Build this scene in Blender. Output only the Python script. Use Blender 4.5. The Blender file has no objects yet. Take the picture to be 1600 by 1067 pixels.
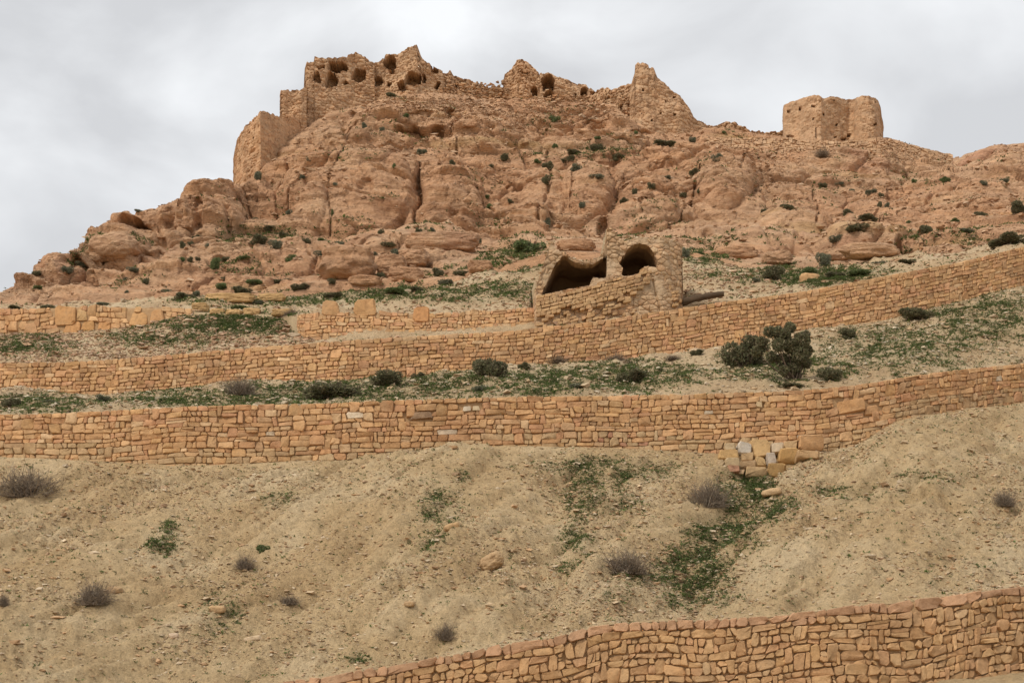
import bpy, math, random
import numpy as np
from mathutils import Vector

# ------------------------------------------------------------------ camera, sky, sun
W0, H0 = 1600.0, 1067.0
FPX = 2198.0                       # focal length in photo pixels
PITCH = math.radians(14.0)
CAMZ = 1.6
sc = bpy.context.scene
cam_d = bpy.data.cameras.new('camera')
cam_d.sensor_width = 36.0
cam_d.lens = 36.0 * FPX / W0
cam_d.clip_end = 5000.0
cam_d.clip_start = 0.1
cam = bpy.data.objects.new('camera', cam_d)
sc.collection.objects.link(cam)
cam.location = (0, 0, CAMZ)
cam.rotation_euler = (math.radians(90) + PITCH, 0, 0)
sc.camera = cam

SUN_DIR = Vector((-0.50, -0.48, 0.80)).normalized()      # towards the sun: behind the camera, to its left
SUN_EL = math.asin(SUN_DIR.z)
SUN_AZ = math.atan2(SUN_DIR.x, SUN_DIR.y)
world = bpy.data.worlds.new('World')
sc.world = world
world.use_nodes = True
wn = world.node_tree
for n in list(wn.nodes):
    wn.nodes.remove(n)
def wnode(t, **kw):
    n = wn.nodes.new(t)
    for k, v in kw.items():
        setattr(n, k, v)
    return n
w_out = wnode('ShaderNodeOutputWorld')
w_bg = wnode('ShaderNodeBackground')
w_sky = wnode('ShaderNodeTexSky', sky_type='NISHITA')
w_sky.sun_disc = False
w_sky.sun_elevation = SUN_EL
w_sky.sun_rotation = SUN_AZ
w_tc = wnode('ShaderNodeTexCoord')
w_map = wnode('ShaderNodeMapping')
w_map.inputs['Scale'].default_value = (1.0, 1.0, 1.7)
w_map.inputs['Location'].default_value = (3.37, 0.9, 0.55)
w_n = wnode('ShaderNodeTexNoise')
w_n.inputs['Scale'].default_value = 4.8
w_n.inputs['Detail'].default_value = 6.0
w_n.inputs['Roughness'].default_value = 0.48
w_n.inputs['Distortion'].default_value = 0.35
w_r = wnode('ShaderNodeValToRGB')
cr = w_r.color_ramp
cr.elements[0].position = 0.38
cr.elements[0].color = (0.45, 0.455, 0.465, 1)
cr.elements[1].position = 0.63
cr.elements[1].color = (0.655, 0.665, 0.675, 1)
w_sc = wnode('ShaderNodeVectorMath', operation='SCALE')
w_sc.inputs['Scale'].default_value = 0.10
w_mx = wnode('ShaderNodeMixRGB')
w_mx.inputs[0].default_value = 0.95
L = wn.links.new
L(w_tc.outputs['Generated'], w_map.inputs['Vector'])
L(w_map.outputs[0], w_n.inputs['Vector'])
L(w_n.outputs['Fac'], w_r.inputs[0])
L(w_sky.outputs[0], w_sc.inputs[0])
L(w_sc.outputs[0], w_mx.inputs[1])
L(w_r.outputs[0], w_mx.inputs[2])
L(w_mx.outputs[0], w_bg.inputs['Color'])
w_bg.inputs['Strength'].default_value = 1.0
L(w_bg.outputs[0], w_out.inputs['Surface'])

sun_d = bpy.data.lights.new('sun', 'SUN')
sun_d.energy = 1.5
sun_d.angle = math.radians(11)
sun_d.color = (1.0, 0.92, 0.80)
sun = bpy.data.objects.new('sun', sun_d)
sc.collection.objects.link(sun)
sun.rotation_euler = (-SUN_DIR).to_track_quat('-Z', 'Y').to_euler()
sun.location = (-40, -40, 80)

vs = sc.view_settings
vs.view_transform = 'Standard'
vs.look = 'None'
vs.exposure = 0.62
vs.gamma = 1.0
vs.use_curve_mapping = False
sc.cycles.use_denoising = True
sc.cycles.max_bounces = 5
sc.cycles.diffuse_bounces = 3

# ------------------------------------------------------------------ numeric helpers
CT, ST = math.cos(PITCH), math.sin(PITCH)
def P(px, py, Y):
    px = np.asarray(px, float); py = np.asarray(py, float); Y = np.asarray(Y, float)
    a = (px - 800.0) / FPX
    b = (533.5 - py) / FPX
    s = Y / (CT - b * ST)
    return np.stack(np.broadcast_arrays(s * a, Y, CAMZ + s * (ST + b * CT)), -1)
def proj(p):
    x, y, z = p[..., 0], p[..., 1], p[..., 2] - CAMZ
    d = y * CT + z * ST
    u = -y * ST + z * CT
    return 800.0 + FPX * x / d, 533.5 - FPX * u / d

_rng = np.random.default_rng(7)
_G = _rng.normal(size=(256, 3)).astype(np.float32)
_G /= np.linalg.norm(_G, axis=1, keepdims=True)
def _hash(i, j, k, seed=0):
    h = (i.astype(np.uint32) * np.uint32(0x8da6b343)) ^ (j.astype(np.uint32) * np.uint32(0xd8163841)) ^ (k.astype(np.uint32) * np.uint32(0xcb1ab31f)) ^ np.uint32((seed * 0x9e3779b1) & 0xffffffff)
    h ^= h >> np.uint32(15); h *= np.uint32(0x2c1b3c6d); h ^= h >> np.uint32(12); h *= np.uint32(0x297a2d39); h ^= h >> np.uint32(15)
    return h
def perlin(p, seed=0):
    shp = p.shape[:-1]
    p = np.ascontiguousarray(p, np.float32).reshape(-1, 3)
    f = np.floor(p)
    i = f.astype(np.int32)
    t = p - f
    w = t * t * t * (t * (t * 6 - 15) + 10)
    out = np.zeros(len(p), np.float32)
    for dx in (0, 1):
        wx = w[:, 0] if dx else 1 - w[:, 0]
        for dy in (0, 1):
            wy = w[:, 1] if dy else 1 - w[:, 1]
            for dz in (0, 1):
                wz = w[:, 2] if dz else 1 - w[:, 2]
                g = _G[_hash(i[:, 0] + dx, i[:, 1] + dy, i[:, 2] + dz, seed) & np.uint32(255)]
                d = (t[:, 0] - dx) * g[:, 0] + (t[:, 1] - dy) * g[:, 1] + (t[:, 2] - dz) * g[:, 2]
                out += wx * wy * wz * d
    return (out * 1.6).reshape(shp)
def fbm(p, oct=4, seed=0, gain=0.5, ridged=False):
    o = 0; a = 1.0; q = np.array(p, np.float32)
    for k in range(oct):
        n = perlin(q, seed + k * 13)
        o = o + a * ((1 - 2 * np.abs(n)) if ridged else n)
        a *= gain; q = q * 2.03 + 5.3
    return o
def worley(p, seed=0):
    shp = p.shape[:-1]
    p = np.ascontiguousarray(p, np.float32).reshape(-1, 3)
    i = np.floor(p).astype(np.int32)
    f1 = np.full(len(p), 9.0, np.float32); f2 = f1.copy(); idn = np.zeros(len(p), np.uint32)
    for dx in (-1, 0, 1):
        for dy in (-1, 0, 1):
            for dz in (-1, 0, 1):
                c = i + np.array([dx, dy, dz], np.int32)
                h = _hash(c[:, 0], c[:, 1], c[:, 2], seed)
                jx = (h & np.uint32(1023)).astype(np.float32) / 1023
                jy = ((h >> np.uint32(10)) & np.uint32(1023)).astype(np.float32) / 1023
                jz = ((h >> np.uint32(20)) & np.uint32(1023)).astype(np.float32) / 1023
                d = np.sqrt((c[:, 0] + jx - p[:, 0]) ** 2 + (c[:, 1] + jy - p[:, 1]) ** 2 + (c[:, 2] + jz - p[:, 2]) ** 2)
                m = d < f1
                f2 = np.where(m, f1, np.minimum(f2, d))
                idn = np.where(m, h, idn)
                f1 = np.where(m, d, f1)
    return f1.reshape(shp), f2.reshape(shp), idn.reshape(shp)
def sstep(a, b, x):
    t = np.clip((x - a) / (b - a), 0, 1)
    return t * t * (3 - 2 * t)

# ------------------------------------------------------------------ scene helpers
COL = sc.collection
def link(o, parent=None):
    COL.objects.link(o)
    if parent is not None:
        o.parent = parent
    return o
def tag(o, label=None, cat=None, group=None, kind=None):
    if label: o['label'] = label
    if cat: o['category'] = cat
    if group: o['group'] = group
    if kind: o['kind'] = kind
    return o
def empty(name, loc):
    e = bpy.data.objects.new(name, None)
    e.empty_display_size = 0.3
    COL.objects.link(e)
    e.location = loc
    return e
def mesh_from(name, verts, faces, mat, smooth=True, sharp=None, tint=None, extra=None):
    """faces: (n,3) or (n,4) array, or a list of such arrays"""
    me = bpy.data.meshes.new(name)
    verts = np.ascontiguousarray(verts, np.float32).reshape(-1, 3)
    fl = faces if isinstance(faces, list) else [faces]
    loops = np.concatenate([np.asarray(f, np.int32).ravel() for f in fl])
    sizes = np.concatenate([np.full(len(f), np.asarray(f).shape[1], np.int32) for f in fl])
    starts = np.concatenate([[0], np.cumsum(sizes)[:-1]]).astype(np.int32)
    me.vertices.add(len(verts)); me.vertices.foreach_set('co', verts.ravel())
    me.loops.add(len(loops)); me.loops.foreach_set('vertex_index', loops)
    me.polygons.add(len(sizes)); me.polygons.foreach_set('loop_start', starts)
    me.polygons.foreach_set('use_smooth', np.full(len(sizes), smooth))
    me.update(calc_edges=True)
    if tint is not None:
        t = np.ones((len(verts), 4), np.float32); t[:, :3] = tint
        a = me.attributes.new('tint', 'FLOAT_COLOR', 'POINT'); a.data.foreach_set('color', t.ravel())
    for k, v in (extra or {}).items():
        a = me.attributes.new(k, 'FLOAT', 'POINT'); a.data.foreach_set('value', np.ascontiguousarray(v, np.float32).ravel())
    if sharp is not None:
        me.set_sharp_from_angle(angle=math.radians(sharp))
    me.materials.append(mat)
    return me
def grid_faces(nv, nu):
    i = np.arange(nv * nu).reshape(nv, nu)
    return np.stack([i[:-1, :-1], i[:-1, 1:], i[1:, 1:], i[1:, :-1]], -1).reshape(-1, 4)
def obj(name, me, parent=None, loc=None):
    o = bpy.data.objects.new(name, me)
    link(o, parent)
    if loc is not None: o.location = loc
    return o

# ------------------------------------------------------------------ materials
def mat_base(name, rough=0.92):
    m = bpy.data.materials.new(name); m.use_nodes = True
    nt = m.node_tree
    b = nt.nodes['Principled BSDF']
    b.inputs['Roughness'].default_value = rough
    b.inputs['Specular IOR Level'].default_value = 0.15
    return m, nt, b
def N(nt, t, **kw):
    n = nt.nodes.new(t)
    for k, v in kw.items(): setattr(n, k, v)
    return n
def noise(nt, vec, scale, detail=6, rough=0.6, dist=0.0):
    n = N(nt, 'ShaderNodeTexNoise')
    n.inputs['Scale'].default_value = scale; n.inputs['Detail'].default_value = detail
    n.inputs['Roughness'].default_value = rough; n.inputs['Distortion'].default_value = dist
    nt.links.new(vec, n.inputs['Vector'])
    return n.outputs['Fac']
def ramp(nt, fac, stops):
    r = N(nt, 'ShaderNodeValToRGB')
    e = r.color_ramp.elements
    while len(e) < len(stops): e.new(0.5)
    for k, (p, c) in enumerate(stops):
        e[k].position = p; e[k].color = (*c, 1) if len(c) == 3 else c
    nt.links.new(fac, r.inputs[0])
    return r.outputs[0]
def mix(nt, fac, a, b, mode='MIX'):
    m = N(nt, 'ShaderNodeMixRGB', blend_type=mode)
    for k, v in ((0, fac), (1, a), (2, b)):
        if isinstance(v, (int, float)): m.inputs[k].default_value = v if k == 0 else (v, v, v, 1)
        elif isinstance(v, tuple): m.inputs[k].default_value = (*v, 1)
        else: nt.links.new(v, m.inputs[k])
    return m.outputs[0]
def mathn(nt, op, a, b=None, clamp=False):
    m = N(nt, 'ShaderNodeMath', operation=op, use_clamp=clamp)
    for k, v in ((0, a), (1, b)):
        if v is None: continue
        if isinstance(v, (int, float)): m.inputs[k].default_value = v
        else: nt.links.new(v, m.inputs[k])
    return m.outputs[0]
def attr(nt, name, out='Color'):
    a = N(nt, 'ShaderNodeAttribute'); a.attribute_name = name
    return a.outputs[out]
def geo_pos(nt, scale=(1, 1, 1)):
    g = N(nt, 'ShaderNodeNewGeometry')
    m = N(nt, 'ShaderNodeMapping'); m.inputs['Scale'].default_value = scale
    nt.links.new(g.outputs['Position'], m.inputs['Vector'])
    return m.outputs[0]
def bump(nt, b, height, strength, dist, prev=None):
    n = N(nt, 'ShaderNodeBump')
    n.inputs['Strength'].default_value = strength; n.inputs['Distance'].default_value = dist
    nt.links.new(height, n.inputs['Height'])
    if prev is not None: nt.links.new(prev, n.inputs['Normal'])
    nt.links.new(n.outputs[0], b.inputs['Normal'])
    return n.outputs[0]

def make_stone_mat(name, grain=7.0, bstr=0.8, bdist=0.05, dust=0.25, dustcol=(0.46, 0.34, 0.21)):
    m, nt, b = mat_base(name)
    v = geo_pos(nt)
    t = attr(nt, 'tint')
    n1 = noise(nt, v, grain, 6, 0.65)
    c = mix(nt, 1.0, t, ramp(nt, n1, [(0.25, (0.66, 0.63, 0.60)), (0.5, (1, 1, 1)), (0.8, (1.22, 1.2, 1.15))]), 'MULTIPLY')
    n2 = noise(nt, v, grain * 0.23, 5, 0.6)
    c = mix(nt, mathn(nt, 'MULTIPLY', ramp(nt, n2, [(0.48, (0, 0, 0)), (0.72, (1, 1, 1))]), dust), c, dustcol)
    st_ = noise(nt, v, .55, 6, .65)
    c = mix(nt, .9, c, ramp(nt, st_, [(0.30, (.74, .70, .68)), (0.47, (1, 1, 1)), (0.70, (1.10, 1.10, 1.10))]), 'MULTIPLY')
    nt.links.new(c, b.inputs['Base Color'])
    n3 = noise(nt, v, grain * 2.4, 8, 0.7)
    bump(nt, b, n3, bstr, bdist)
    return m
M_STONE = make_stone_mat('dry_stone')
M_RUIN = make_stone_mat('ruin_masonry', grain=2.2, bstr=0.7, bdist=0.10, dust=0.35, dustcol=(0.44, 0.30, 0.19))
M_GRAVEL = make_stone_mat('loose_stone', grain=9.0, dust=0.1)

def make_rock():
    m, nt, b = mat_base('weathered_sandstone')
    v = geo_pos(nt)
    vs_ = geo_pos(nt, (0.16, 0.16, 1.25))
    big = noise(nt, v, 0.085, 5, 0.55, 0.4)
    c = ramp(nt, big, [(0.30, (0.535, 0.302, 0.172)), (0.45, (0.595, 0.350, 0.207)), (0.58, (0.615, 0.392, 0.243)), (0.72, (0.585, 0.320, 0.20))])
    st = noise(nt, vs_, 1.0, 7, 0.62, 0.6)
    c = mix(nt, 0.85, c, ramp(nt, st, [(0.28, (0.78, 0.72, 0.68)), (0.45, (0.98, 0.96, 0.94)), (0.56, (1.10, 1.09, 1.04)), (0.70, (0.88, 0.82, 0.78))]), 'MULTIPLY')
    n2 = noise(nt, v, 0.55, 8, 0.68)
    c = mix(nt, 0.9, c, ramp(nt, n2, [(0.30, (0.70, 0.66, 0.64)), (0.5, (1.0, 1.0, 1.0)), (0.75, (1.18, 1.15, 1.10))]), 'MULTIPLY')
    ye = noise(nt, geo_pos(nt, (0.06, 0.06, 0.35)), 1.0, 3, 0.5)
    c = mix(nt, mathn(nt, 'MULTIPLY', ramp(nt, ye, [(0.60, (0, 0, 0)), (0.72, (1, 1, 1))]), 0.55), c, (0.53, 0.36, 0.16))
    # pale dust and small debris caught on the flatter ledges
    nrm = N(nt, 'ShaderNodeNewGeometry')
    sx = N(nt, 'ShaderNodeSeparateXYZ'); nt.links.new(nrm.outputs['True Normal'], sx.inputs[0])
    up = ramp(nt, mathn(nt, 'ADD', sx.outputs['Z'], mathn(nt, 'MULTIPLY', mathn(nt, 'SUBTRACT', n2, 0.5), 0.8)), [(0.72, (0, 0, 0)), (0.96, (1, 1, 1))])
    c = mix(nt, mathn(nt, 'MULTIPLY', up, 0.45), c, (0.47, 0.34, 0.215))
    nt.links.new(c, b.inputs['Base Color'])
    h1 = noise(nt, geo_pos(nt, (0.35, 0.35, 1.6)), 1.3, 9, 0.68, 0.5)
    p = bump(nt, b, h1, 1.0, 0.6)
    # fracture lines
    wob = N(nt, 'ShaderNodeTexNoise'); wob.inputs['Scale'].default_value = .5; wob.inputs['Detail'].default_value = 4
    nt.links.new(v, wob.inputs['Vector'])
    for (sc3, lo, dist_) in (((.20, .20, .34), .035, .55), ((.62, .62, 1.25), .05, .22)):
        ad = N(nt, 'ShaderNodeVectorMath', operation='MULTIPLY_ADD')
        nt.links.new(wob.outputs['Color'], ad.inputs[0]); ad.inputs[1].default_value = (.9, .9, .6)
        nt.links.new(geo_pos(nt, sc3), ad.inputs[2])
        vf = N(nt, 'ShaderNodeTexVoronoi', feature='DISTANCE_TO_EDGE'); vf.inputs['Scale'].default_value = 1.0
        nt.links.new(ad.outputs[0], vf.inputs['Vector'])
        p = bump(nt, b, ramp(nt, vf.outputs['Distance'], [(0.0, (0, 0, 0)), (lo, (1, 1, 1))]), .42, dist_, p)
    h2 = noise(nt, v, 2.6, 8, 0.72)
    vo = N(nt, 'ShaderNodeTexVoronoi'); vo.inputs['Scale'].default_value = 0.9
    nt.links.new(geo_pos(nt, (0.7, 0.7, 1.5)), vo.inputs['Vector'])
    p = bump(nt, b, vo.outputs['Distance'], 0.35, 0.5, p)
    bump(nt, b, h2, 0.85, 0.16, p)
    return m
M_ROCK = make_rock()

def make_soil(name, a, c2, c3, bs=1.0):
    m, nt, b = mat_base(name, 0.96)
    v = geo_pos(nt)
    n1 = noise(nt, v, 0.35, 7, 0.62)
    c = ramp(nt, n1, [(0.36, a), (0.50, c2), (0.64, c3)])
    n2 = noise(nt, v, 5.0, 8, 0.72)
    c = mix(nt, 0.9, c, ramp(nt, n2, [(0.28, (0.62, 0.60, 0.58)), (0.5, (1, 1, 1)), (0.74, (1.22, 1.2, 1.17))]), 'MULTIPLY')
    n3 = noise(nt, v, 19.0, 5, 0.7)
    c = mix(nt, 0.8, c, ramp(nt, n3, [(0.30, (0.70, 0.68, 0.66)), (0.5, (1, 1, 1)), (0.7, (1.25, 1.22, 1.18))]), 'MULTIPLY')
    g = attr(nt, 'green', 'Fac')
    gm = mathn(nt, 'MULTIPLY', g, ramp(nt, n2, [(0.36, (0, 0, 0)), (0.56, (1, 1, 1))]))
    c = mix(nt, mathn(nt, 'MULTIPLY', gm, 0.45), c, (0.16, 0.15, 0.065))
    nt.links.new(c, b.inputs['Base Color'])
    p = bump(nt, b, n2, 0.9 * bs, 0.12)
    bump(nt, b, n3, 1.0 * bs, 0.04, p)
    return m
M_SOIL = make_soil('dry_soil', (0.445, 0.312, 0.168), (0.50, 0.366, 0.207), (0.545, 0.418, 0.256))
M_TERR = make_soil('terrace_earth', (0.45, 0.315, 0.185), (0.51, 0.375, 0.23), (0.55, 0.43, 0.28))
def make_core():
    m, nt, b = mat_base('wall_earth_fill', 0.97)
    v = geo_pos(nt)
    n1 = noise(nt, v, 6.0, 6, 0.65)
    nt.links.new(ramp(nt, n1, [(0.3, (0.33, 0.20, 0.10)), (0.7, (0.46, 0.30, 0.165))]), b.inputs['Base Color'])
    bump(nt, b, noise(nt, v, 14, 5, 0.7), 0.8, 0.04)
    return m
M_CORE = make_core()
def make_plaster():
    m, nt, b = mat_base('old_lime_plaster', 0.93)
    v = geo_pos(nt)
    n1 = noise(nt, v, 1.4, 8, 0.65)
    c = ramp(nt, n1, [(0.28, (0.33, 0.21, 0.12)), (0.46, (0.43, 0.29, 0.175)), (0.60, (0.46, 0.335, 0.225)), (0.75, (0.50, 0.32, 0.18))])
    n2 = noise(nt, v, 9, 7, 0.7)
    c = mix(nt, 0.8, c, ramp(nt, n2, [(0.3, (0.72, 0.7, 0.68)), (0.5, (1, 1, 1)), (0.75, (1.18, 1.16, 1.12))]), 'MULTIPLY')
    nt.links.new(c, b.inputs['Base Color'])
    p = bump(nt, b, n1, 0.6, 0.15)
    bump(nt, b, n2, 0.8, 0.04, p)
    return m
M_PLAST = make_plaster()
def make_vault():
    m, nt, b = mat_base('vault_plaster', 0.95)  # brown plaster lining of the two vaults
    v = geo_pos(nt)
    n1 = noise(nt, v, 1.6, 7, 0.6)
    nt.links.new(ramp(nt, n1, [(0.3, (0.36, 0.24, 0.15)), (0.7, (0.46, 0.32, 0.21))]), b.inputs['Base Color'])
    bump(nt, b, noise(nt, v, 5, 7, 0.7), 0.7, 0.08)
    return m
M_VAULT = make_vault()
def make_leaf(name, sss=0.0):
    m, nt, b = mat_base(name, 0.75)
    c = attr(nt, 'tint')
    nt.links.new(c, b.inputs['Base Color'])
    if sss:
        tr = N(nt, 'ShaderNodeBsdfTranslucent'); nt.links.new(c, tr.inputs['Color'])
        mx = N(nt, 'ShaderNodeMixShader'); mx.inputs[0].default_value = sss
        nt.links.new(b.outputs[0], mx.inputs[1]); nt.links.new(tr.outputs[0], mx.inputs[2])
        nt.links.new(mx.outputs[0], nt.nodes['Material Output'].inputs['Surface'])
    return m
M_LEAF = make_leaf('shrub_leaves', .35)
M_TWIG = make_leaf('shrub_twigs')
def make_bar():
    m, nt, b = mat_base('dark_bar_brown', 0.85)  # dark brown of the tapered bar right of the vaulted ruin
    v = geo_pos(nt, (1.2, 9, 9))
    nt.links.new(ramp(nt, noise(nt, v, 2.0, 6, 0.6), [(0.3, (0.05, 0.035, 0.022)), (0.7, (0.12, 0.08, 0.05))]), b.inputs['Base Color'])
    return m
M_BAR = make_bar()

# ------------------------------------------------------------------ feature lines, read off the photograph: (px, py, depth in m)
PX0, PX1 = -380.0, 1980.0
def line(pts, smooth=14):
    pts = np.array(pts, float)
    u = np.arange(PX0 - 60, PX1 + 60, 2.0)
    py = np.interp(u, pts[:, 0], pts[:, 1]); Y = np.interp(u, pts[:, 0], pts[:, 2])
    k = np.exp(-0.5 * (np.arange(-30, 31) * 2.0 / smooth) ** 2); k /= k.sum()
    py = np.convolve(np.pad(py, 30, mode='edge'), k, 'valid'); Y = np.convolve(np.pad(Y, 30, mode='edge'), k, 'valid')
    return (u, py, Y)
def at(Ln, px):
    return np.interp(px, Ln[0], Ln[1]), np.interp(px, Ln[0], Ln[2])
def pt(Ln, px, dY=0.0, dz=0.0):
    py, Y = at(Ln, px)
    p = P(px, py, Y)
    p[..., 1] += dY; p[..., 2] += dz
    return p

W1T = line([(-440, 1178, 26), (0, 1135, 29.5), (300, 1090, 32.2), (430, 1067, 33), (500, 1058, 33), (560, 1048, 33), (640, 1034, 33), (720, 1020, 33), (800, 1006, 33), (880, 991, 33), (950, 973, 33), (1040, 968, 33), (1100, 968, 32.9), (1200, 962, 32.8), (1260, 955, 32.8), (1340, 945, 32.8), (1400, 940, 33), (1470, 932, 33.2), (1540, 922, 33.6), (1600, 915, 34), (1750, 898, 35.5), (2040, 870, 38)], 8)
W1B = line([(-440, 1190, 25.8), (300, 1106, 32), (430, 1100, 32.8), (900, 1102, 32.7), (1250, 1088, 32.5), (1400, 1069, 32.7), (1500, 1057, 32.9), (1600, 1040, 33.7), (1750, 1015, 35.2), (2040, 980, 37.7)], 14)
W2B = line([(-440, 722, 50), (0, 712, 47), (100, 716, 46.6), (180, 721, 46.3), (300, 726, 46), (400, 722, 46), (480, 718, 46), (560, 718, 46), (610, 705, 46), (700, 698, 46), (800, 695, 46.2), (900, 697, 46.4), (1000, 700, 46.7), (1060, 705, 46.8), (1130, 709, 47), (1290, 707, 47.6), (1335, 698, 47.8), (1365, 681, 48), (1390, 660, 48.4), (1440, 647, 49), (1500, 640, 50), (1600, 628, 52), (2040, 585, 60)], 10)
W2T = line([(-440, 655, 50.2), (0, 648, 47.2), (100, 645, 46.8), (200, 640, 46.5), (300, 635, 46.2), (420, 632, 46.2), (500, 630, 46.2), (600, 626, 46.2), (700, 623, 46.2), (800, 620, 46.4), (900, 619, 46.6), (1000, 618, 46.9), (1100, 615, 47.2), (1200, 612, 47.6), (1280, 608, 47.9), (1350, 600, 48.2), (1420, 588, 49), (1500, 577, 50.2), (1600, 568, 52.2), (2040, 530, 60.2)], 20)
W3B = line([(-440, 612, 64), (0, 610, 60.5), (100, 614, 60), (190, 618, 59.6), (250, 611, 59.4), (330, 601, 59), (400, 597, 58.6), (480, 596, 58.3), (540, 594, 58), (600, 592, 58), (680, 588, 58), (730, 581, 58), (800, 571, 58.4), (900, 566, 58.8), (1000, 560, 59.4), (1060, 555, 59.8), (1100, 549, 60), (1150, 542, 60.2), (1250, 515, 60.8), (1350, 505, 61.5), (1400, 497, 62), (1430, 487, 62.4), (1480, 475, 63), (1540, 460, 64), (1600, 445, 65), (2040, 380, 76)], 14)
W3T = line([(-440, 572, 64.3), (0, 568, 60.8), (100, 566, 60.3), (170, 562, 60), (250, 556, 59.7), (330, 549, 59.3), (420, 541, 58.9), (560, 531, 58.3), (620, 527, 58.3), (820, 516, 58.7), (840, 511, 58.8), (900, 506, 59.1), (1000, 492, 59.7), (1065, 481, 60.1), (1160, 468, 60.5), (1230, 459, 60.9), (1330, 442, 61.6), (1400, 428, 62.3), (1500, 410, 63.6), (1600, 385, 65.3), (2040, 310, 76.3)], 20)
W4B = line([(-440, 528, 72), (0, 521, 68), (60, 522, 67.6), (130, 518, 67.2), (230, 508, 66.6), (290, 495, 66), (330, 491, 65.5), (440, 497, 62.5), (470, 536, 59.6), (560, 529.5, 58.9), (620, 525.5, 58.9), (820, 514.5, 59.3), (845, 508, 59.4), (1065, 479, 61), (1600, 383.5, 66), (2040, 308, 77)], 8)
W4T = line([(-440, 488, 72.4), (0, 483, 68.4), (80, 480, 68), (130, 478, 67.6), (200, 480, 67.2), (270, 479, 66.6), (300, 484, 66.2), (340, 486, 65.8), (440, 489, 63), (470, 492, 60.4), (500, 488, 59.9), (620, 488, 59.7), (680, 490, 59.7), (740, 487, 59.9), (800, 483, 60.1), (845, 480, 60.2), (862, 500, 60.2), (1065, 476, 61.6), (1600, 380.5, 66.6), (2040, 305, 77.6)], 8)
# the rock hill above: foot, cliff foot, cliff top, crest
HF = line([(-440, 487, 80), (0, 481, 78), (100, 474, 78), (200, 466, 78), (300, 462, 78), (450, 462, 77), (600, 452, 77), (720, 435, 77), (800, 412, 78), (860, 398, 78), (1065, 396, 78), (1180, 415, 76), (1300, 412, 76), (1450, 400, 76), (1600, 372, 79), (2040, 296, 90)], 14)
HM = line([(-440, 482, 84), (0, 477, 82), (60, 460, 83), (120, 440, 85), (200, 415, 88), (300, 400, 90), (400, 383, 93), (470, 373, 95), (560, 373, 96), (650, 362, 97), (740, 388, 96), (800, 372, 98), (900, 366, 98), (1000, 368, 97), (1080, 360, 97), (1200, 365, 95), (1300, 362, 95), (1400, 360, 96), (1500, 345, 97), (1600, 325, 99), (2040, 262, 112)], 14)
HT = line([(-440, 478, 88), (0, 473, 84), (60, 440, 87), (130, 400, 90), (145, 380, 92), (200, 350, 95), (300, 316, 98), (370, 310, 101), (420, 285, 104), (450, 245, 107), (500, 218, 109), (600, 200, 111.5), (700, 205, 112.5), (800, 225, 112.5), (900, 240, 112), (1000, 240, 112), (1100, 255, 111), (1200, 285, 110), (1300, 300, 110), (1400, 298, 111), (1500, 280, 113), (1600, 262, 116), (2040, 215, 130)], 14)
HS = line([(-440, 474, 96), (0, 470, 87), (20, 455, 88), (40, 441, 89), (60, 427, 90), (85, 412, 91), (105, 404, 92), (125, 395, 93), (138, 372, 95), (165, 353, 97), (200, 340, 99), (225, 328, 100), (260, 320, 101), (300, 303, 103), (330, 297, 104), (352, 300, 105), (372, 296, 108), (400, 262, 113), (440, 222, 112.5), (475, 202, 112.8), (500, 188, 113.2), (520, 176, 113.8), (545, 168, 114.6), (580, 158, 115.4), (620, 151, 115.8), (660, 150, 116.6), (690, 148, 117.8), (730, 150, 118.6), (780, 154, 119.4), (820, 156, 119.8), (870, 160, 120.2), (920, 158, 120.6), (960, 164, 119), (985, 186, 117.6), (1010, 205, 117), (1040, 210, 117.2), (1080, 209, 118), (1110, 202, 119), (1130, 200, 120), (1165, 208, 121), (1200, 211, 120.5), (1225, 214, 120), (1260, 220, 119), (1300, 223, 118.4), (1340, 221, 119), (1382, 214, 121), (1400, 220, 124), (1430, 229, 130), (1480, 241, 130), (1494, 250, 131), (1510, 245, 132), (1535, 237, 133), (1570, 228, 134), (1600, 224, 135), (1700, 205, 138), (2040, 180, 145)], 4)

TERR = []          # (positions, px, py) of every terrain sheet, for placing things
def register(pos):
    px, py = proj(pos)
    TERR.append((pos.reshape(-1, 3), px.ravel(), py.ravel()))

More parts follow.
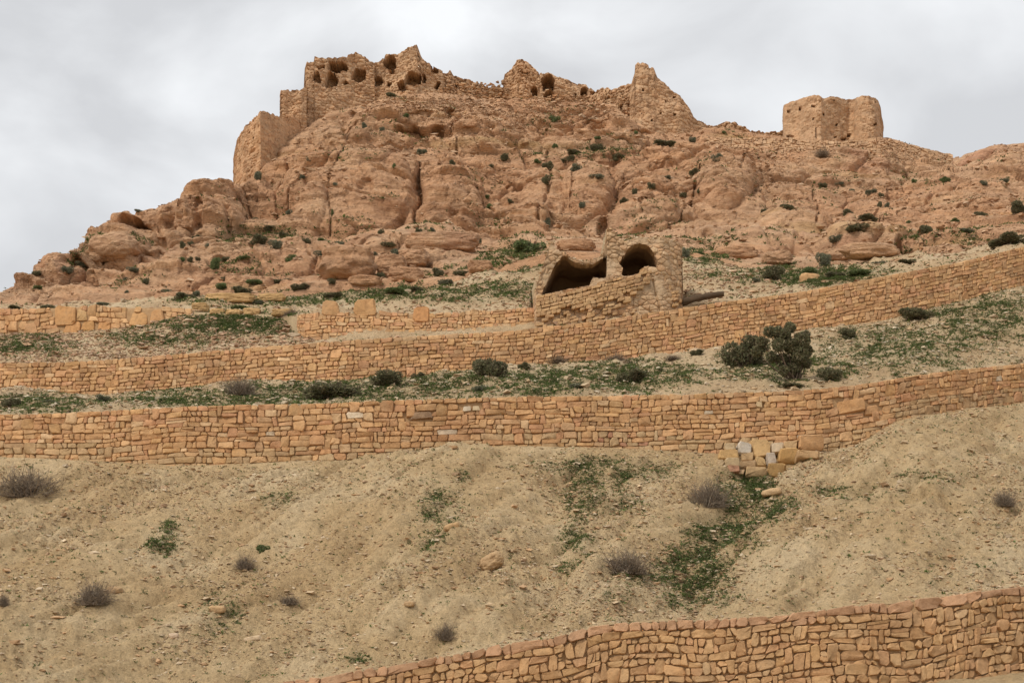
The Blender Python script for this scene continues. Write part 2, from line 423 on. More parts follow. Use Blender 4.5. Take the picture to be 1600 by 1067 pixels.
GREEN = [  # cx, cy, rx, ry, strength : patches of low green plants
    (60, 632, 90, 14, 1.0), (300, 622, 120, 14, 1.1), (430, 618, 110, 16, 1.15), (560, 612, 110, 18, 1.2), (700, 603, 90, 18, 1.2), (850, 598, 90, 20, 1.2),
    (950, 590, 110, 22, 1.25), (1060, 585, 60, 14, .7), (1200, 575, 90, 22, .9), (1290, 575, 60, 25, .7), (1420, 550, 150, 38, .75), (1540, 500, 100, 45, .75),
    (1380, 525, 60, 20, .6), (40, 540, 70, 16, .6), (300, 510, 50, 12, .8), (360, 505, 120, 16, 1.0), (250, 530, 90, 16, .5), (430, 500, 50, 10, .8),
    (560, 462, 120, 10, .9), (690, 462, 110, 12, .7), (780, 455, 60, 14, .9), (800, 412, 55, 14, 1.0), (640, 452, 60, 8, .8), (440, 470, 90, 8, .8), (330, 470, 60, 8, .6),
    (1260, 430, 110, 16, .9), (1110, 405, 40, 10, .8), (1130, 430, 60, 12, .4),
    (910, 770, 30, 42, .95), (905, 730, 60, 16, .6), (970, 740, 20, 30, .6), (975, 790, 25, 18, .7), (1020, 735, 50, 20, .4), (900, 850, 30, 40, .5), (885, 880, 30, 25, .4),
    (1165, 768, 42, 28, 1.2), (1185, 795, 45, 22, 1.2), (1130, 835, 55, 24, 1.15), (1080, 890, 60, 34, 1.15), (1090, 925, 50, 26, 1.1), (1000, 905, 60, 22, .6), (975, 930, 40, 16, .5), (1190, 765, 25, 18, 1),
    (690, 790, 35, 30, .55), (670, 840, 30, 25, .5), (720, 745, 20, 15, .4), (250, 850, 25, 20, .6), (340, 960, 35, 40, .45), (430, 780, 40, 15, .3), (1330, 770, 90, 12, .4), (1450, 745, 60, 10, .35), (550, 1030, 30, 10, .4), (265, 825, 12, 12, .6),
    (935, 238, 60, 14, .6), (420, 370, 60, 14, .5), (800, 400, 50, 14, .8), (830, 245, 50, 8, .4),
]
def green_mask(px, py, pos):
    g = np.zeros(px.shape)
    for cx, cy, rx, ry, s in GREEN:
        r2 = ((px - cx) / rx) ** 2 + ((py - cy) / ry) ** 2
        g = np.maximum(g, s * np.exp(-r2 * 0.9))
    n = fbm(pos * 0.9, 3, 41)
    return np.clip(g * 1.25 + 0.42 * n * sstep(0.05, 0.4, g), 0, 1)

def strip(name, LA, LB, nu, nv, disp, mat, dA=(0, 0), dB=(0, 0), pw=1.0, riser=None):
    u = np.linspace(PX0, PX1, nu)
    A = pt(LA, u, *dA); B = pt(LB, u, *dB)
    v = np.linspace(0, 1, nv) ** pw
    pos = A[None] * (1 - v)[:, None, None] + B[None] * v[:, None, None]
    px, py = proj(pos)
    edge = sstep(0, 0.06, v)[:, None] * sstep(0, 0.06, 1 - v)[:, None]
    pos[..., 2] += disp(px, py, np.broadcast_to(v[:, None], px.shape), pos) * edge
    px, py = proj(pos)
    g = green_mask(px, py, pos)
    full, gg = pos, g
    if riser is not None:
        full = np.concatenate([pt(riser, u, .16, -.15)[None], pos]); gg = np.concatenate([g[:1], g])
    me = mesh_from(name, full, grid_faces(full.shape[0], nu), mat, extra={'green': gg})
    o = obj(name, me)
    tag(o, kind='structure')
    register(pos)
    return dict(pos=pos, px=px, py=py, green=g, obj=o)

SCARPS = [(1440, 802, 80, .42, 45), (190, 766, 90, .18, 25), (70, 962, 80, .35, 35), (200, 850, 28, .15, 10), (270, 916, 32, .16, 12), (560, 975, 60, .18, 25), (895, 935, 45, .18, 22), (380, 757, 60, .12, 12), (620, 780, 45, .10, 12), (1240, 905, 60, .15, 18), (1480, 905, 40, .22, 20), (1545, 870, 40, .2, 20)]
def disp_s1(px, py, v, pos):
    x, y = pos[..., 0], pos[..., 1]
    dz = 0.28 * fbm(pos * 0.22, 4, 3)
    # small rills running down the slope towards the lower left
    q = np.stack([(x - 0.75 * (y - 40)) * 0.55, (y + 0.5 * x) * 0.10, np.zeros_like(x)], -1)
    dz += 0.26 * fbm(q, 4, 9, ridged=False) - 0.42 * np.clip(fbm(q * 1.1 + 9, 2, 12, ridged=True) - 0.62, 0, 1)
    dz += 0.09 * fbm(pos * 1.6, 4, 21, 0.6) + 0.05 * fbm(pos * 5.5, 3, 22, 0.65) * (.4 + 1.2 * sstep(-.3, .5, perlin(pos * .35, 5)))
    c = 1010 + 205 * v
    bell = sstep(0, .12, v) * sstep(0, .10, 1 - v)
    dz += -0.75 * np.exp(-((px - c) / (48 + 30 * (1 - v))) ** 2) * bell
    dz += 1.0 * np.exp(-((px - (1345 + 120 * (1 - v))) / 170) ** 2) * sstep(0, .35, v) * sstep(0, .3, 1 - v)
    dz += 0.45 * np.exp(-((px - 640) / 160) ** 2) * bell
    dz += -0.35 * np.exp(-((px - (900 - 60 * (1 - v))) / 40) ** 2) * bell
    for cx, cy, hw, dr, fall in SCARPS:
        w = np.clip(1 - ((px - cx) / hw) ** 2, 0, 1)
        cyy = cy + 14 * ((px - cx) / hw) ** 2 + 5 * perlin(np.stack([px / 18, py * 0, py * 0 + cx], -1), 3)
        dd = py - cyy
        dz += -dr * w * sstep(-2, 3, dd) * np.exp(-np.clip(dd, 0, 400) / fall)
    return dz
def disp_terr(amp):
    def f(px, py, v, pos):
        return amp * (0.35 * fbm(pos * 0.3, 4, 31) + 0.10 * fbm(pos * 1.5, 4, 33, 0.55)) + 0.05 * fbm(pos * 5, 3, 34, 0.6)
    return f

def disp_s4(px, py, v, pos):
    d = disp_terr(1.2)(px, py, v, pos)
    # dug out for the vaulted building
    return d - 1.9 * sstep(828, 840, px) * sstep(1074, 1060, px) * sstep(.0, .05, v) * sstep(.33, .24, v)
# the ground: one wide sheet, plus the foot of the slope up to the lowest wall
def build_ground():
    u = np.linspace(PX0, PX1, 260)
    near = np.stack([np.linspace(-26, 26, 260), np.full(260, -8.0), np.full(260, -0.15)], -1)
    far = pt(W1B, u, 0.35, -0.02)
    v = np.linspace(0, 1, 70)
    vv = 1 - (1 - v) ** 1.6
    pos = near[None] * (1 - vv)[:, None, None] + far[None] * vv[:, None, None]
    pos[..., 2] += (0.12 * fbm(pos * 0.4, 3, 5) + 0.05 * fbm(pos * 2.2, 3, 6)) * sstep(0, .1, v)[:, None]
    pos[..., 2] -= 0.35 * np.sin(np.pi * v)[:, None]
    f1 = grid_faces(70, 260)
    r = 1500.0; n = 41
    gx = np.sign(np.linspace(-1, 1, n)) * np.abs(np.linspace(-1, 1, n)) ** 2 * r
    X, Yg = np.meshgrid(gx, gx)
    g2 = np.stack([X, Yg + 60, np.full_like(X, -0.45)], -1).reshape(-1, 3)
    f2 = grid_faces(n, n) + 70 * 260
    ver = np.concatenate([pos.reshape(-1, 3), g2])
    me = mesh_from('ground', ver, np.concatenate([f1, f2]), M_SOIL, extra={'green': np.zeros(len(ver))})
    tag(obj('ground', me), kind='structure')
    register(pos)
build_ground()
S1 = strip('slope', W1T, W2B, 780, 235, disp_s1, M_SOIL, (0.10, -0.03), (0.12, 0.03))
S2 = strip('terrace', W2T, W3B, 800, 70, disp_terr(1.0), M_TERR, (0.20, -0.05), (0.12, 0.03))
S3 = strip('terrace', W3T, W4B, 700, 50, disp_terr(0.8), M_TERR, (0.20, -0.05), (0.12, 0.03))
S4 = strip('terrace', W4T, HF, 760, 70, disp_s4, M_TERR, (0.20, -0.05), (1.2, 0.25), riser=W4B)

# ------------------------------------------------------------------ the rock hill
CAVES = [  # cx, cy, rx, ry, depth m
    (222, 372, 24, 15, 3.2), (236, 384, 30, 14, 1.6), (205, 368, 16, 10, 1.5), (120, 440, 24, 14, 1.4), (135, 444, 20, 16, 1.8), (108, 455, 18, 8, 1.2),
    (640, 206, 34, 5, 1.6), (683, 208, 14, 5, 1.8), (472, 168 + 60, 6, 8, .8), (572, 318, 16, 16, .9), (1412, 396, 20, 9, 1.6), (1165, 374, 55, 4, 1.2), (1010, 330, 20, 4, .6),
    (945, 362, 12, 22, 1.6), (425, 290, 8, 14, 1.3), (310, 355, 6, 14, 1.2), (300, 345, 5, 20, 1.0), (270, 362, 10, 16, .8), (705, 185, 10, 6, 1.2), (740, 180, 12, 4, .9), (935, 195, 24, 4, .8), (1120, 250, 12, 4, .8), (1480, 385, 60, 5, .9), (1185, 300, 6, 14, .9), (1250, 345, 8, 10, .7),
    (1000, 208, 30, 3, .7), (1410, 395, 14, 7, .8), (655, 190, 30, 3, .6), (560, 182, 14, 5, .9), (1390, 310, 8, 18, .8), (862, 345, 10, 26, 1.1), (345, 415, 14, 6, .7), (470, 400, 10, 5, .6),
]
BULGES = [  # cx, cy, rx, ry, forward m
    (545, 300, 100, 75, 2.2), (705, 320, 52, 55, 2.0), (190, 385, 52, 36, 2.0), (335, 335, 55, 40, 2.4), (275, 355, 26, 26, 1.2), (920, 300, 42, 42, 2.4), (1130, 290, 48, 40, 2.6), (1240, 355, 60, 25, 1.6), (850, 310, 35, 40, 1.2), (1010, 330, 50, 40, 1.4),
    (115, 430, 40, 18, 1.2), (1380, 335, 60, 30, .8), (1500, 315, 90, 28, 1.4), (600, 385, 70, 14, .8), (690, 385, 80, 18, 1.6), (1350, 388, 70, 14, 1.5), (1180, 388, 60, 14, 1.2), (470, 330, 40, 50, 1.2), (760, 210, 60, 30, 1.2), (600, 185, 70, 20, 1.2), (1050, 255, 50, 20, .8),
    (640, 330, 10, 40, .6), (1545, 250, 60, 16, 1.2), (820, 350, 40, 30, 1.0),
]
CRACKS = [  # polyline, half width px, depth m
    ([(655, 262), (652, 285), (656, 305), (651, 335), (652, 362)], 4.5, 2.2), ([(640, 262), (655, 268), (668, 262)], 4, 1.2), ([(540, 248), (525, 275), (514, 300), (512, 330), (520, 350), (515, 372)], 2.2, 1.0),
    ([(452, 255), (440, 290), (432, 320), (425, 350)], 3, 1.0), ([(480, 290), (455, 320), (440, 350)], 2.2, .7), ([(740, 300), (755, 330), (775, 345), (800, 360)], 5, 1.2), ([(855, 240), (862, 290), (850, 330), (842, 350)], 4, 1.2),
    ([(895, 270), (890, 310), (900, 345)], 3, .9), ([(975, 280), (960, 320), (945, 350)], 3.5, 1.1), ([(1090, 275), (1085, 310), (1060, 345), (1045, 365)], 4, 1.3), ([(1150, 262), (1150, 290)], 3, 1.0), ([(1185, 255), (1190, 290), (1200, 300)], 3, .8),
    ([(1080, 365), (1120, 372), (1170, 376), (1215, 372)], 3, 1.3), ([(1390, 300), (1388, 330), (1370, 345), (1320, 365), (1300, 378)], 5, 1.1), ([(1265, 300), (1285, 340), (1275, 365)], 3, .9), ([(560, 232), (610, 225), (660, 228)], 2, .6), ([(505, 215), (540, 205), (570, 200)], 2, .7),
    ([(600, 240), (560, 250)], 1.6, .6), ([(700, 240), (730, 250), (760, 262)], 2.2, .7), ([(745, 285), (790, 295), (820, 300)], 2.2, .8), ([(1440, 300), (1500, 296), (1560, 290)], 2.2, .6), ([(1400, 345), (1480, 338), (1560, 330)], 2.2, .8), ([(560, 392), (600, 388), (650, 392), (680, 400)], 2.5, .9),
    ([(375, 300), (388, 330), (385, 355)], 3.5, 1.2), ([(262, 335), (290, 352), (315, 365)], 3, 1.0), ([(140, 405), (165, 410), (215, 415), (250, 405)], 3, 1.1), ([(1180, 400), (1230, 392), (1280, 396)], 2.2, .8), ([(630, 175), (670, 182), (710, 178)], 2.5, .8), ([(705, 205), (712, 235), (700, 255)], 3, .9),
    ([(900, 225), (950, 222), (1000, 230)], 2, .7), ([(1000, 270), (1040, 262), (1080, 270)], 2, .7), ([(1520, 246), (1560, 240), (1600, 243)], 2.2, .7),
]
def seg_dist(px, py, pl):
    d = np.full(px.shape, 1e9)
    for (x0, y0), (x1, y1) in zip(pl[:-1], pl[1:]):
        vx, vy = x1 - x0, y1 - y0
        t = np.clip(((px - x0) * vx + (py - y0) * vy) / (vx * vx + vy * vy), 0, 1)
        d = np.minimum(d, np.hypot(px - x0 - t * vx, py - y0 - t * vy))
    return d
def build_hill():
    nu, nv = 1240, 300
    u = np.linspace(-360, 1960, nu)
    lines = [pt(HF, u), pt(HM, u), pt(HT, u), pt(HS, u)]
    pys = [at(HF, u)[0], at(HM, u)[0], at(HT, u)[0], at(HS, u)[0]]
    # rows spread in proportion to picture height
    t = np.linspace(0, 1, nv)[:, None]
    tot = pys[0] - pys[3]
    k1 = np.clip((pys[0] - pys[1]) / tot, .05, .9)[None]; k2 = np.clip((pys[0] - pys[2]) / tot, .1, .97)[None]
    k2 = np.maximum(k2, k1 + .03)
    def seg(a, b, A, B):
        f = np.clip((t - a) / (b - a), 0, 1)[..., None]
        return (B - A)[None] * f
    pos = lines[0][None] + seg(0, k1, lines[0], lines[1]) + seg(k1, k2, lines[1], lines[2]) + seg(k2, 1, lines[2], lines[3])
    # soften the profile along each column
    for _ in range(10):
        pos[1:-1] = 0.5 * pos[1:-1] + 0.25 * (pos[:-2] + pos[2:])
    px, py = proj(pos)
    du = np.gradient(pos, axis=1); dv = np.gradient(pos, axis=0)
    nrm = np.cross(du, dv); nrm /= np.linalg.norm(nrm, axis=-1, keepdims=True) + 1e-9
    nrm[nrm[..., 2] < 0] *= -1
    nrm[..., 1] -= 0.6; nrm /= np.linalg.norm(nrm, axis=-1, keepdims=True)
    ds = np.linalg.norm(dv, axis=-1)
    att = lambda Lm: sstep(Lm * .42, Lm * .12, ds)
    smooth = np.exp(-(((px - 520) / 110) ** 2 + ((py - 310) / 60) ** 2)) * .55 + np.exp(-(((px - 1480) / 110) ** 2 + ((py - 325) / 30) ** 2)) * .6
    rough = 1 - smooth
    wp = pos + 1.6 * np.stack([perlin(pos * .13, 1), perlin(pos * .13, 2), perlin(pos * .13, 3)], -1)
    f1, f2, _ = worley(wp * np.array([1 / 7.0, 1 / 8.0, 1 / 4.6]), 5)
    d = 1.15 * np.sqrt(np.clip(1 - f1 ** 2, 0, 1)) - .55 * (1 - sstep(0, .08, f2 - f1))
    # flat-lying blocks: each bed broken into slabs that stand out by different amounts
    zt = pos[..., 2] + .07 * pos[..., 0] + .9 * perlin(pos * .08, 51)
    wb = np.stack([pos[..., 0] + .8 * perlin(pos * .35, 14), pos[..., 1] + .8 * perlin(pos * .35, 15), zt + .25 * perlin(pos * .5, 16)], -1)
    b1, b2, bid = worley(wb * np.array([1 / 4.2, 1 / 4.6, 1 / 1.35]), 28)
    rnd = ((bid >> np.uint32(7)) & np.uint32(255)).astype(np.float32) / 255
    mkb = sstep(-.35, .25, perlin(pos * .10, 18))
    d += ((rnd - .5) * .85 * sstep(0, .12, b2 - b1) - .25 * (1 - sstep(0, .06, b2 - b1))) * (.15 + .85 * mkb) * rough * att(1.5)
    wp2 = pos + .4 * np.stack([perlin(pos * .5, 4), perlin(pos * .5, 5), perlin(pos * .5, 6)], -1)
    g1, g2, gid = worley(wp2 * np.array([1 / 1.7, 1 / 1.9, 1 / .8]), 8)
    rn2 = ((gid >> np.uint32(7)) & np.uint32(255)).astype(np.float32) / 255
    mk = sstep(-.15, .35, perlin(pos * .14, 17))
    d += ((rn2 - .5) * .42 + .22 * np.sqrt(np.clip(1 - g1 ** 2, 0, 1)) - .22 * (1 - sstep(0, .12, g2 - g1))) * (.06 + .70 * mk) * rough * att(1.0)
    zz = pos[..., 2] + .07 * pos[..., 0] + 1.1 * perlin(pos * .09, 50)
    lay = perlin(np.stack([pos[..., 0] * .05, pos[..., 1] * .05, zz / 1.25], -1), 60)
    lay2 = perlin(np.stack([pos[..., 0] * .16, pos[..., 1] * .16, zz / .42], -1), 61)
    d += .40 * np.tanh(4.5 * lay) * rough * att(1.5) + .12 * np.tanh(4 * lay2) * (.5 + .5 * rough) * att(.6)
    d += .24 * fbm(pos * .7, 3, 70, .5) * (.3 + .7 * rough) * (.3 + .7 * att(1.4)) + (.08 * fbm(pos * 2.6, 3, 75, .6, ridged=True) - .08) * att(.7)
    for cx, cy, rx, ry, a in BULGES:
        r2 = ((px - cx) / rx) ** 2 + ((py - cy) / ry) ** 2
        d += a * np.sqrt(np.clip(1 - r2, 0, 1)) * .62
    dm = 1 - .70 * sstep(.88, 1.0, t) * np.ones_like(px)
    fm = sstep(0, .10, t)
    pos = pos + nrm * ((d - .8) * dm * (.55 + .45 * fm))[..., None]
    # hollows and cracks go into the rock
    nx = px + 6 * perlin(np.stack([px / 22, py / 22, px * 0], -1), 90); ny = py + 4 * perlin(np.stack([px / 22, py / 22, px * 0 + 7], -1), 91)
    back = np.zeros_like(px)
    for cx, cy, rx, ry, a in CAVES:
        r = np.sqrt(((nx - cx) / rx) ** 2 + ((ny - cy) / ry) ** 2)
        back = np.maximum(back, .8 * a * sstep(1.0, .55, r))
    cw_ = sstep(-.6, .5, perlin(np.stack([px / 14, py / 14, px * 0 + 3], -1), 93))
    for pl, hw, a in CRACKS:
        back = np.maximum(back, (.8 if a > 2 else .45) * a * sstep(1.0, .15, seg_dist(nx, ny, pl) / (hw * (.55 + .6 * cw_))))
    pos[..., 1] += back; pos[..., 2] += back * .18
    top = pos[-1]
    backs = []
    for k, (by, bz) in enumerate([(1.0, .05), (2.5, -.15), (5, -.9), (9, -3), (16, -8), (30, -20), (60, -48)]):
        b = top.copy(); b[:, 1] += by; b[:, 2] += bz
        b[:, 2] = np.maximum(b[:, 2], -0.4)
        backs.append(b)
    low = pos[0].copy(); low[:, 1] -= 1.2; low[:, 2] -= 2.6
    full = np.concatenate([low[None], pos, np.stack(backs)])
    me = mesh_from('rock_hill', full, grid_faces(full.shape[0], nu), M_ROCK)
    o = obj('rock_hill', me)
    tag(o, kind='structure')
    register(pos)
    return dict(pos=pos, px=proj(pos)[0], py=proj(pos)[1], green=green_mask(*proj(pos), pos))
HILL = build_hill()

AP = np.concatenate([t[0] for t in TERR]); AX = np.concatenate([t[1] for t in TERR]); AY = np.concatenate([t[2] for t in TERR])
_ord = np.argsort(AX); AP, AX, AY = AP[_ord], AX[_ord], AY[_ord]
def ground_at(px, py, r=4.0):
    """the terrain point that the photograph shows at a pixel"""
    for rr in (r, 8, 14, 30, 80):
        a, b = np.searchsorted(AX, [px - rr, px + rr])
        m = np.abs(AY[a:b] - py) < rr
        if m.any():
            c = np.nonzero(m)[0] + a
            c = c[AP[c, 1] > 5]
            if not len(c): continue
            y0 = AP[c, 1].min()
            c = c[AP[c, 1] < y0 + 2.5]
            k = c[np.argmin((AX[c] - px) ** 2 + (AY[c] - py) ** 2)]
            return AP[k].copy()
    return P(px, py, 60.0)
def pxm(p):
    """metres per photo pixel at a point"""
    return (p[1] * CT + (p[2] - CAMZ) * ST) / FPX

# ------------------------------------------------------------------ dry stone walls
PAL = np.array([(.50, .275, .125), (.53, .32, .155), (.47, .245, .12), (.55, .35, .18), (.44, .245, .13), (.50, .25, .14), (.60, .44, .27), (.40, .25, .14), (.50, .30, .13), (.47, .30, .17)])
PALW = np.array([.20, .18, .13, .12, .09, .07, .035, .06, .10, .015]); PALW /= PALW.sum()
def stone_tint(rng, warm=1.0):
    c = (PAL[rng.choice(len(PAL), p=PALW)] * .55 + np.array((.53, .345, .195)) * .45) * rng.uniform(.84, 1.10) * np.array([1.08, 1.04, 1.0])
    return np.clip(c * np.array([1, warm, warm]), 0, .8)
def stone_geo(quad, nrm, rng, proud=.05, deep=.14, gap=.012, round_=.2, jit=.05):
    """a rounded block from a quad of 3-D corners (in order), standing proud along nrm: 25 vertices, 40 triangles"""
    q = np.asarray(quad, float)
    c = q.mean(0)
    size = min(np.linalg.norm(q[1] - q[0]), np.linalg.norm(q[2] - q[1]), np.linalg.norm(q[3] - q[2]), np.linalg.norm(q[0] - q[3]))
    out = []
    for k in range(4):
        p, a, b = q[k], q[k - 1], q[(k + 1) % 4]
        cu = rng.uniform(.25, 1.6) * round_ * .85
        for o in (a, b):
            e = o - p; le = np.linalg.norm(e) + 1e-6
            out.append(p + e / le * min(size * cu, le * .45))
    out = np.array(out)
    d = out - c
    dl = np.linalg.norm(d, axis=1, keepdims=True)
    out = c + d * (1 - gap / np.maximum(dl, .02)) + rng.normal(size=(8, 3)) * size * jit * .5
    ins = c + (out - c) * rng.uniform(.80, .91)
    tilt = rng.normal(size=2) * .09
    e1 = (q[1] - q[0]); e1 /= np.linalg.norm(e1) + 1e-9
    e2 = np.cross(nrm, e1)
    def push(v, base):
        off = base + (v - c) @ e1 * tilt[0] + (v - c) @ e2 * tilt[1] + rng.normal(size=len(v)) * size * .03
        return v + nrm * off[:, None]
    back = out - nrm * deep
    sh = push(out, proud * .45)
    fr = push(ins, proud)
    cen = (c + nrm * (proud * 1.02))[None]
    v = np.concatenate([back, sh, fr, cen])
    i = np.arange(8); j = (i + 1) % 8
    f = np.concatenate([np.stack([i, j, j + 8], 1), np.stack([i, j + 8, i + 8], 1), np.stack([i + 8, j + 8, j + 16], 1), np.stack([i + 8, j + 16, i + 16], 1), np.stack([i + 16, j + 16, np.full(8, 24)], 1)])
    return v, f
def add_stones(root, stones, mat, limit=300, rest_name='masonry', min_px=6.0):
    """stones: list of (verts, faces, tint). The ones that show largest become parts, the rest one joined part."""
    org = np.array(root.location)
    area = []
    for v, f, t in stones:
        x, y = proj(v)
        vis = (x.max() > 0) & (x.min() < W0) & (y.max() > 0) & (y.min() < H0)
        area.append((x.max() - x.min()) * (y.max() - y.min()) if vis else -1)
    area = np.array(area)
    order = np.argsort(-area)
    parts = [k for k in order[:limit] if area[k] > min_px ** 2]
    rest = [k for k in range(len(stones)) if k not in set(parts)]
    for k in parts:
        v, f, t = stones[k]
        c = v.mean(0)
        me = mesh_from('stone', v - c, f, mat, tint=np.tile(t, (len(v), 1)), sharp=34)
        obj('stone', me, root, Vector(c - org))
    if rest:
        vs_, fs_, ts_ = [], [], []; n = 0
        for k in rest:
            v, f, t = stones[k]
            vs_.append(v - org); fs_.append(f + n); ts_.append(np.tile(t, (len(v), 1))); n += len(v)
        o = obj(rest_name, mesh_from(rest_name, np.concatenate(vs_), np.concatenate(fs_), mat, tint=np.concatenate(ts_), sharp=34), root)
        o['kind'] = 'stuff'
    return len(parts), len(rest)

class Wall:
    """face of a wall between a top line and a base line, as (s, d): metres along, metres below the top"""
    def __init__(self, LT, LB, u0, u1, setY=0.0):
        self.u = np.arange(u0, u1 + .5, 2.0)
        self.T = pt(LT, self.u, setY); self.B = pt(LB, self.u, setY)
        ds = np.linalg.norm(np.diff(self.T, axis=0), axis=1)
        self.s = np.concatenate([[0], np.cumsum(ds)])
        self.H = np.linalg.norm(self.B - self.T, axis=1)
        self.L = self.s[-1]
        self.LT, self.LB = LT, LB
    def h(self, s): return np.interp(s, self.s, self.H)
    def pos(self, s, d):
        s = np.asarray(s, float); d = np.asarray(d, float)
        T = np.stack([np.interp(s, self.s, self.T[:, k]) for k in range(3)], -1)
        B = np.stack([np.interp(s, self.s, self.B[:, k]) for k in range(3)], -1)
        dn = (B - T); dn /= np.linalg.norm(dn, axis=-1, keepdims=True) + 1e-9
        dn = dn * 0.5 + np.array([0, -.03, -1.0]) * .5; dn /= np.linalg.norm(dn, axis=-1, keepdims=True)
        return T + dn * d[..., None]
    def normal(self, s):
        a, b = self.pos(s - .3, 0.0), self.pos(s + .3, 0.0)
        t = b - a; t /= np.linalg.norm(t)
        dn = self.pos(s, .5) - self.pos(s, 0.0); dn /= np.linalg.norm(dn)
        n = np.cross(t, dn)
        if n[1] > 0: n = -n
        return n / np.linalg.norm(n)
    def sd(self, px, py):
        s = np.interp(px, self.u, self.s)
        ty = at(self.LT, px)[0]; by = at(self.LB, px)[0]
        return s, (py - ty) / max(by - ty, 1e-3) * self.h(s)
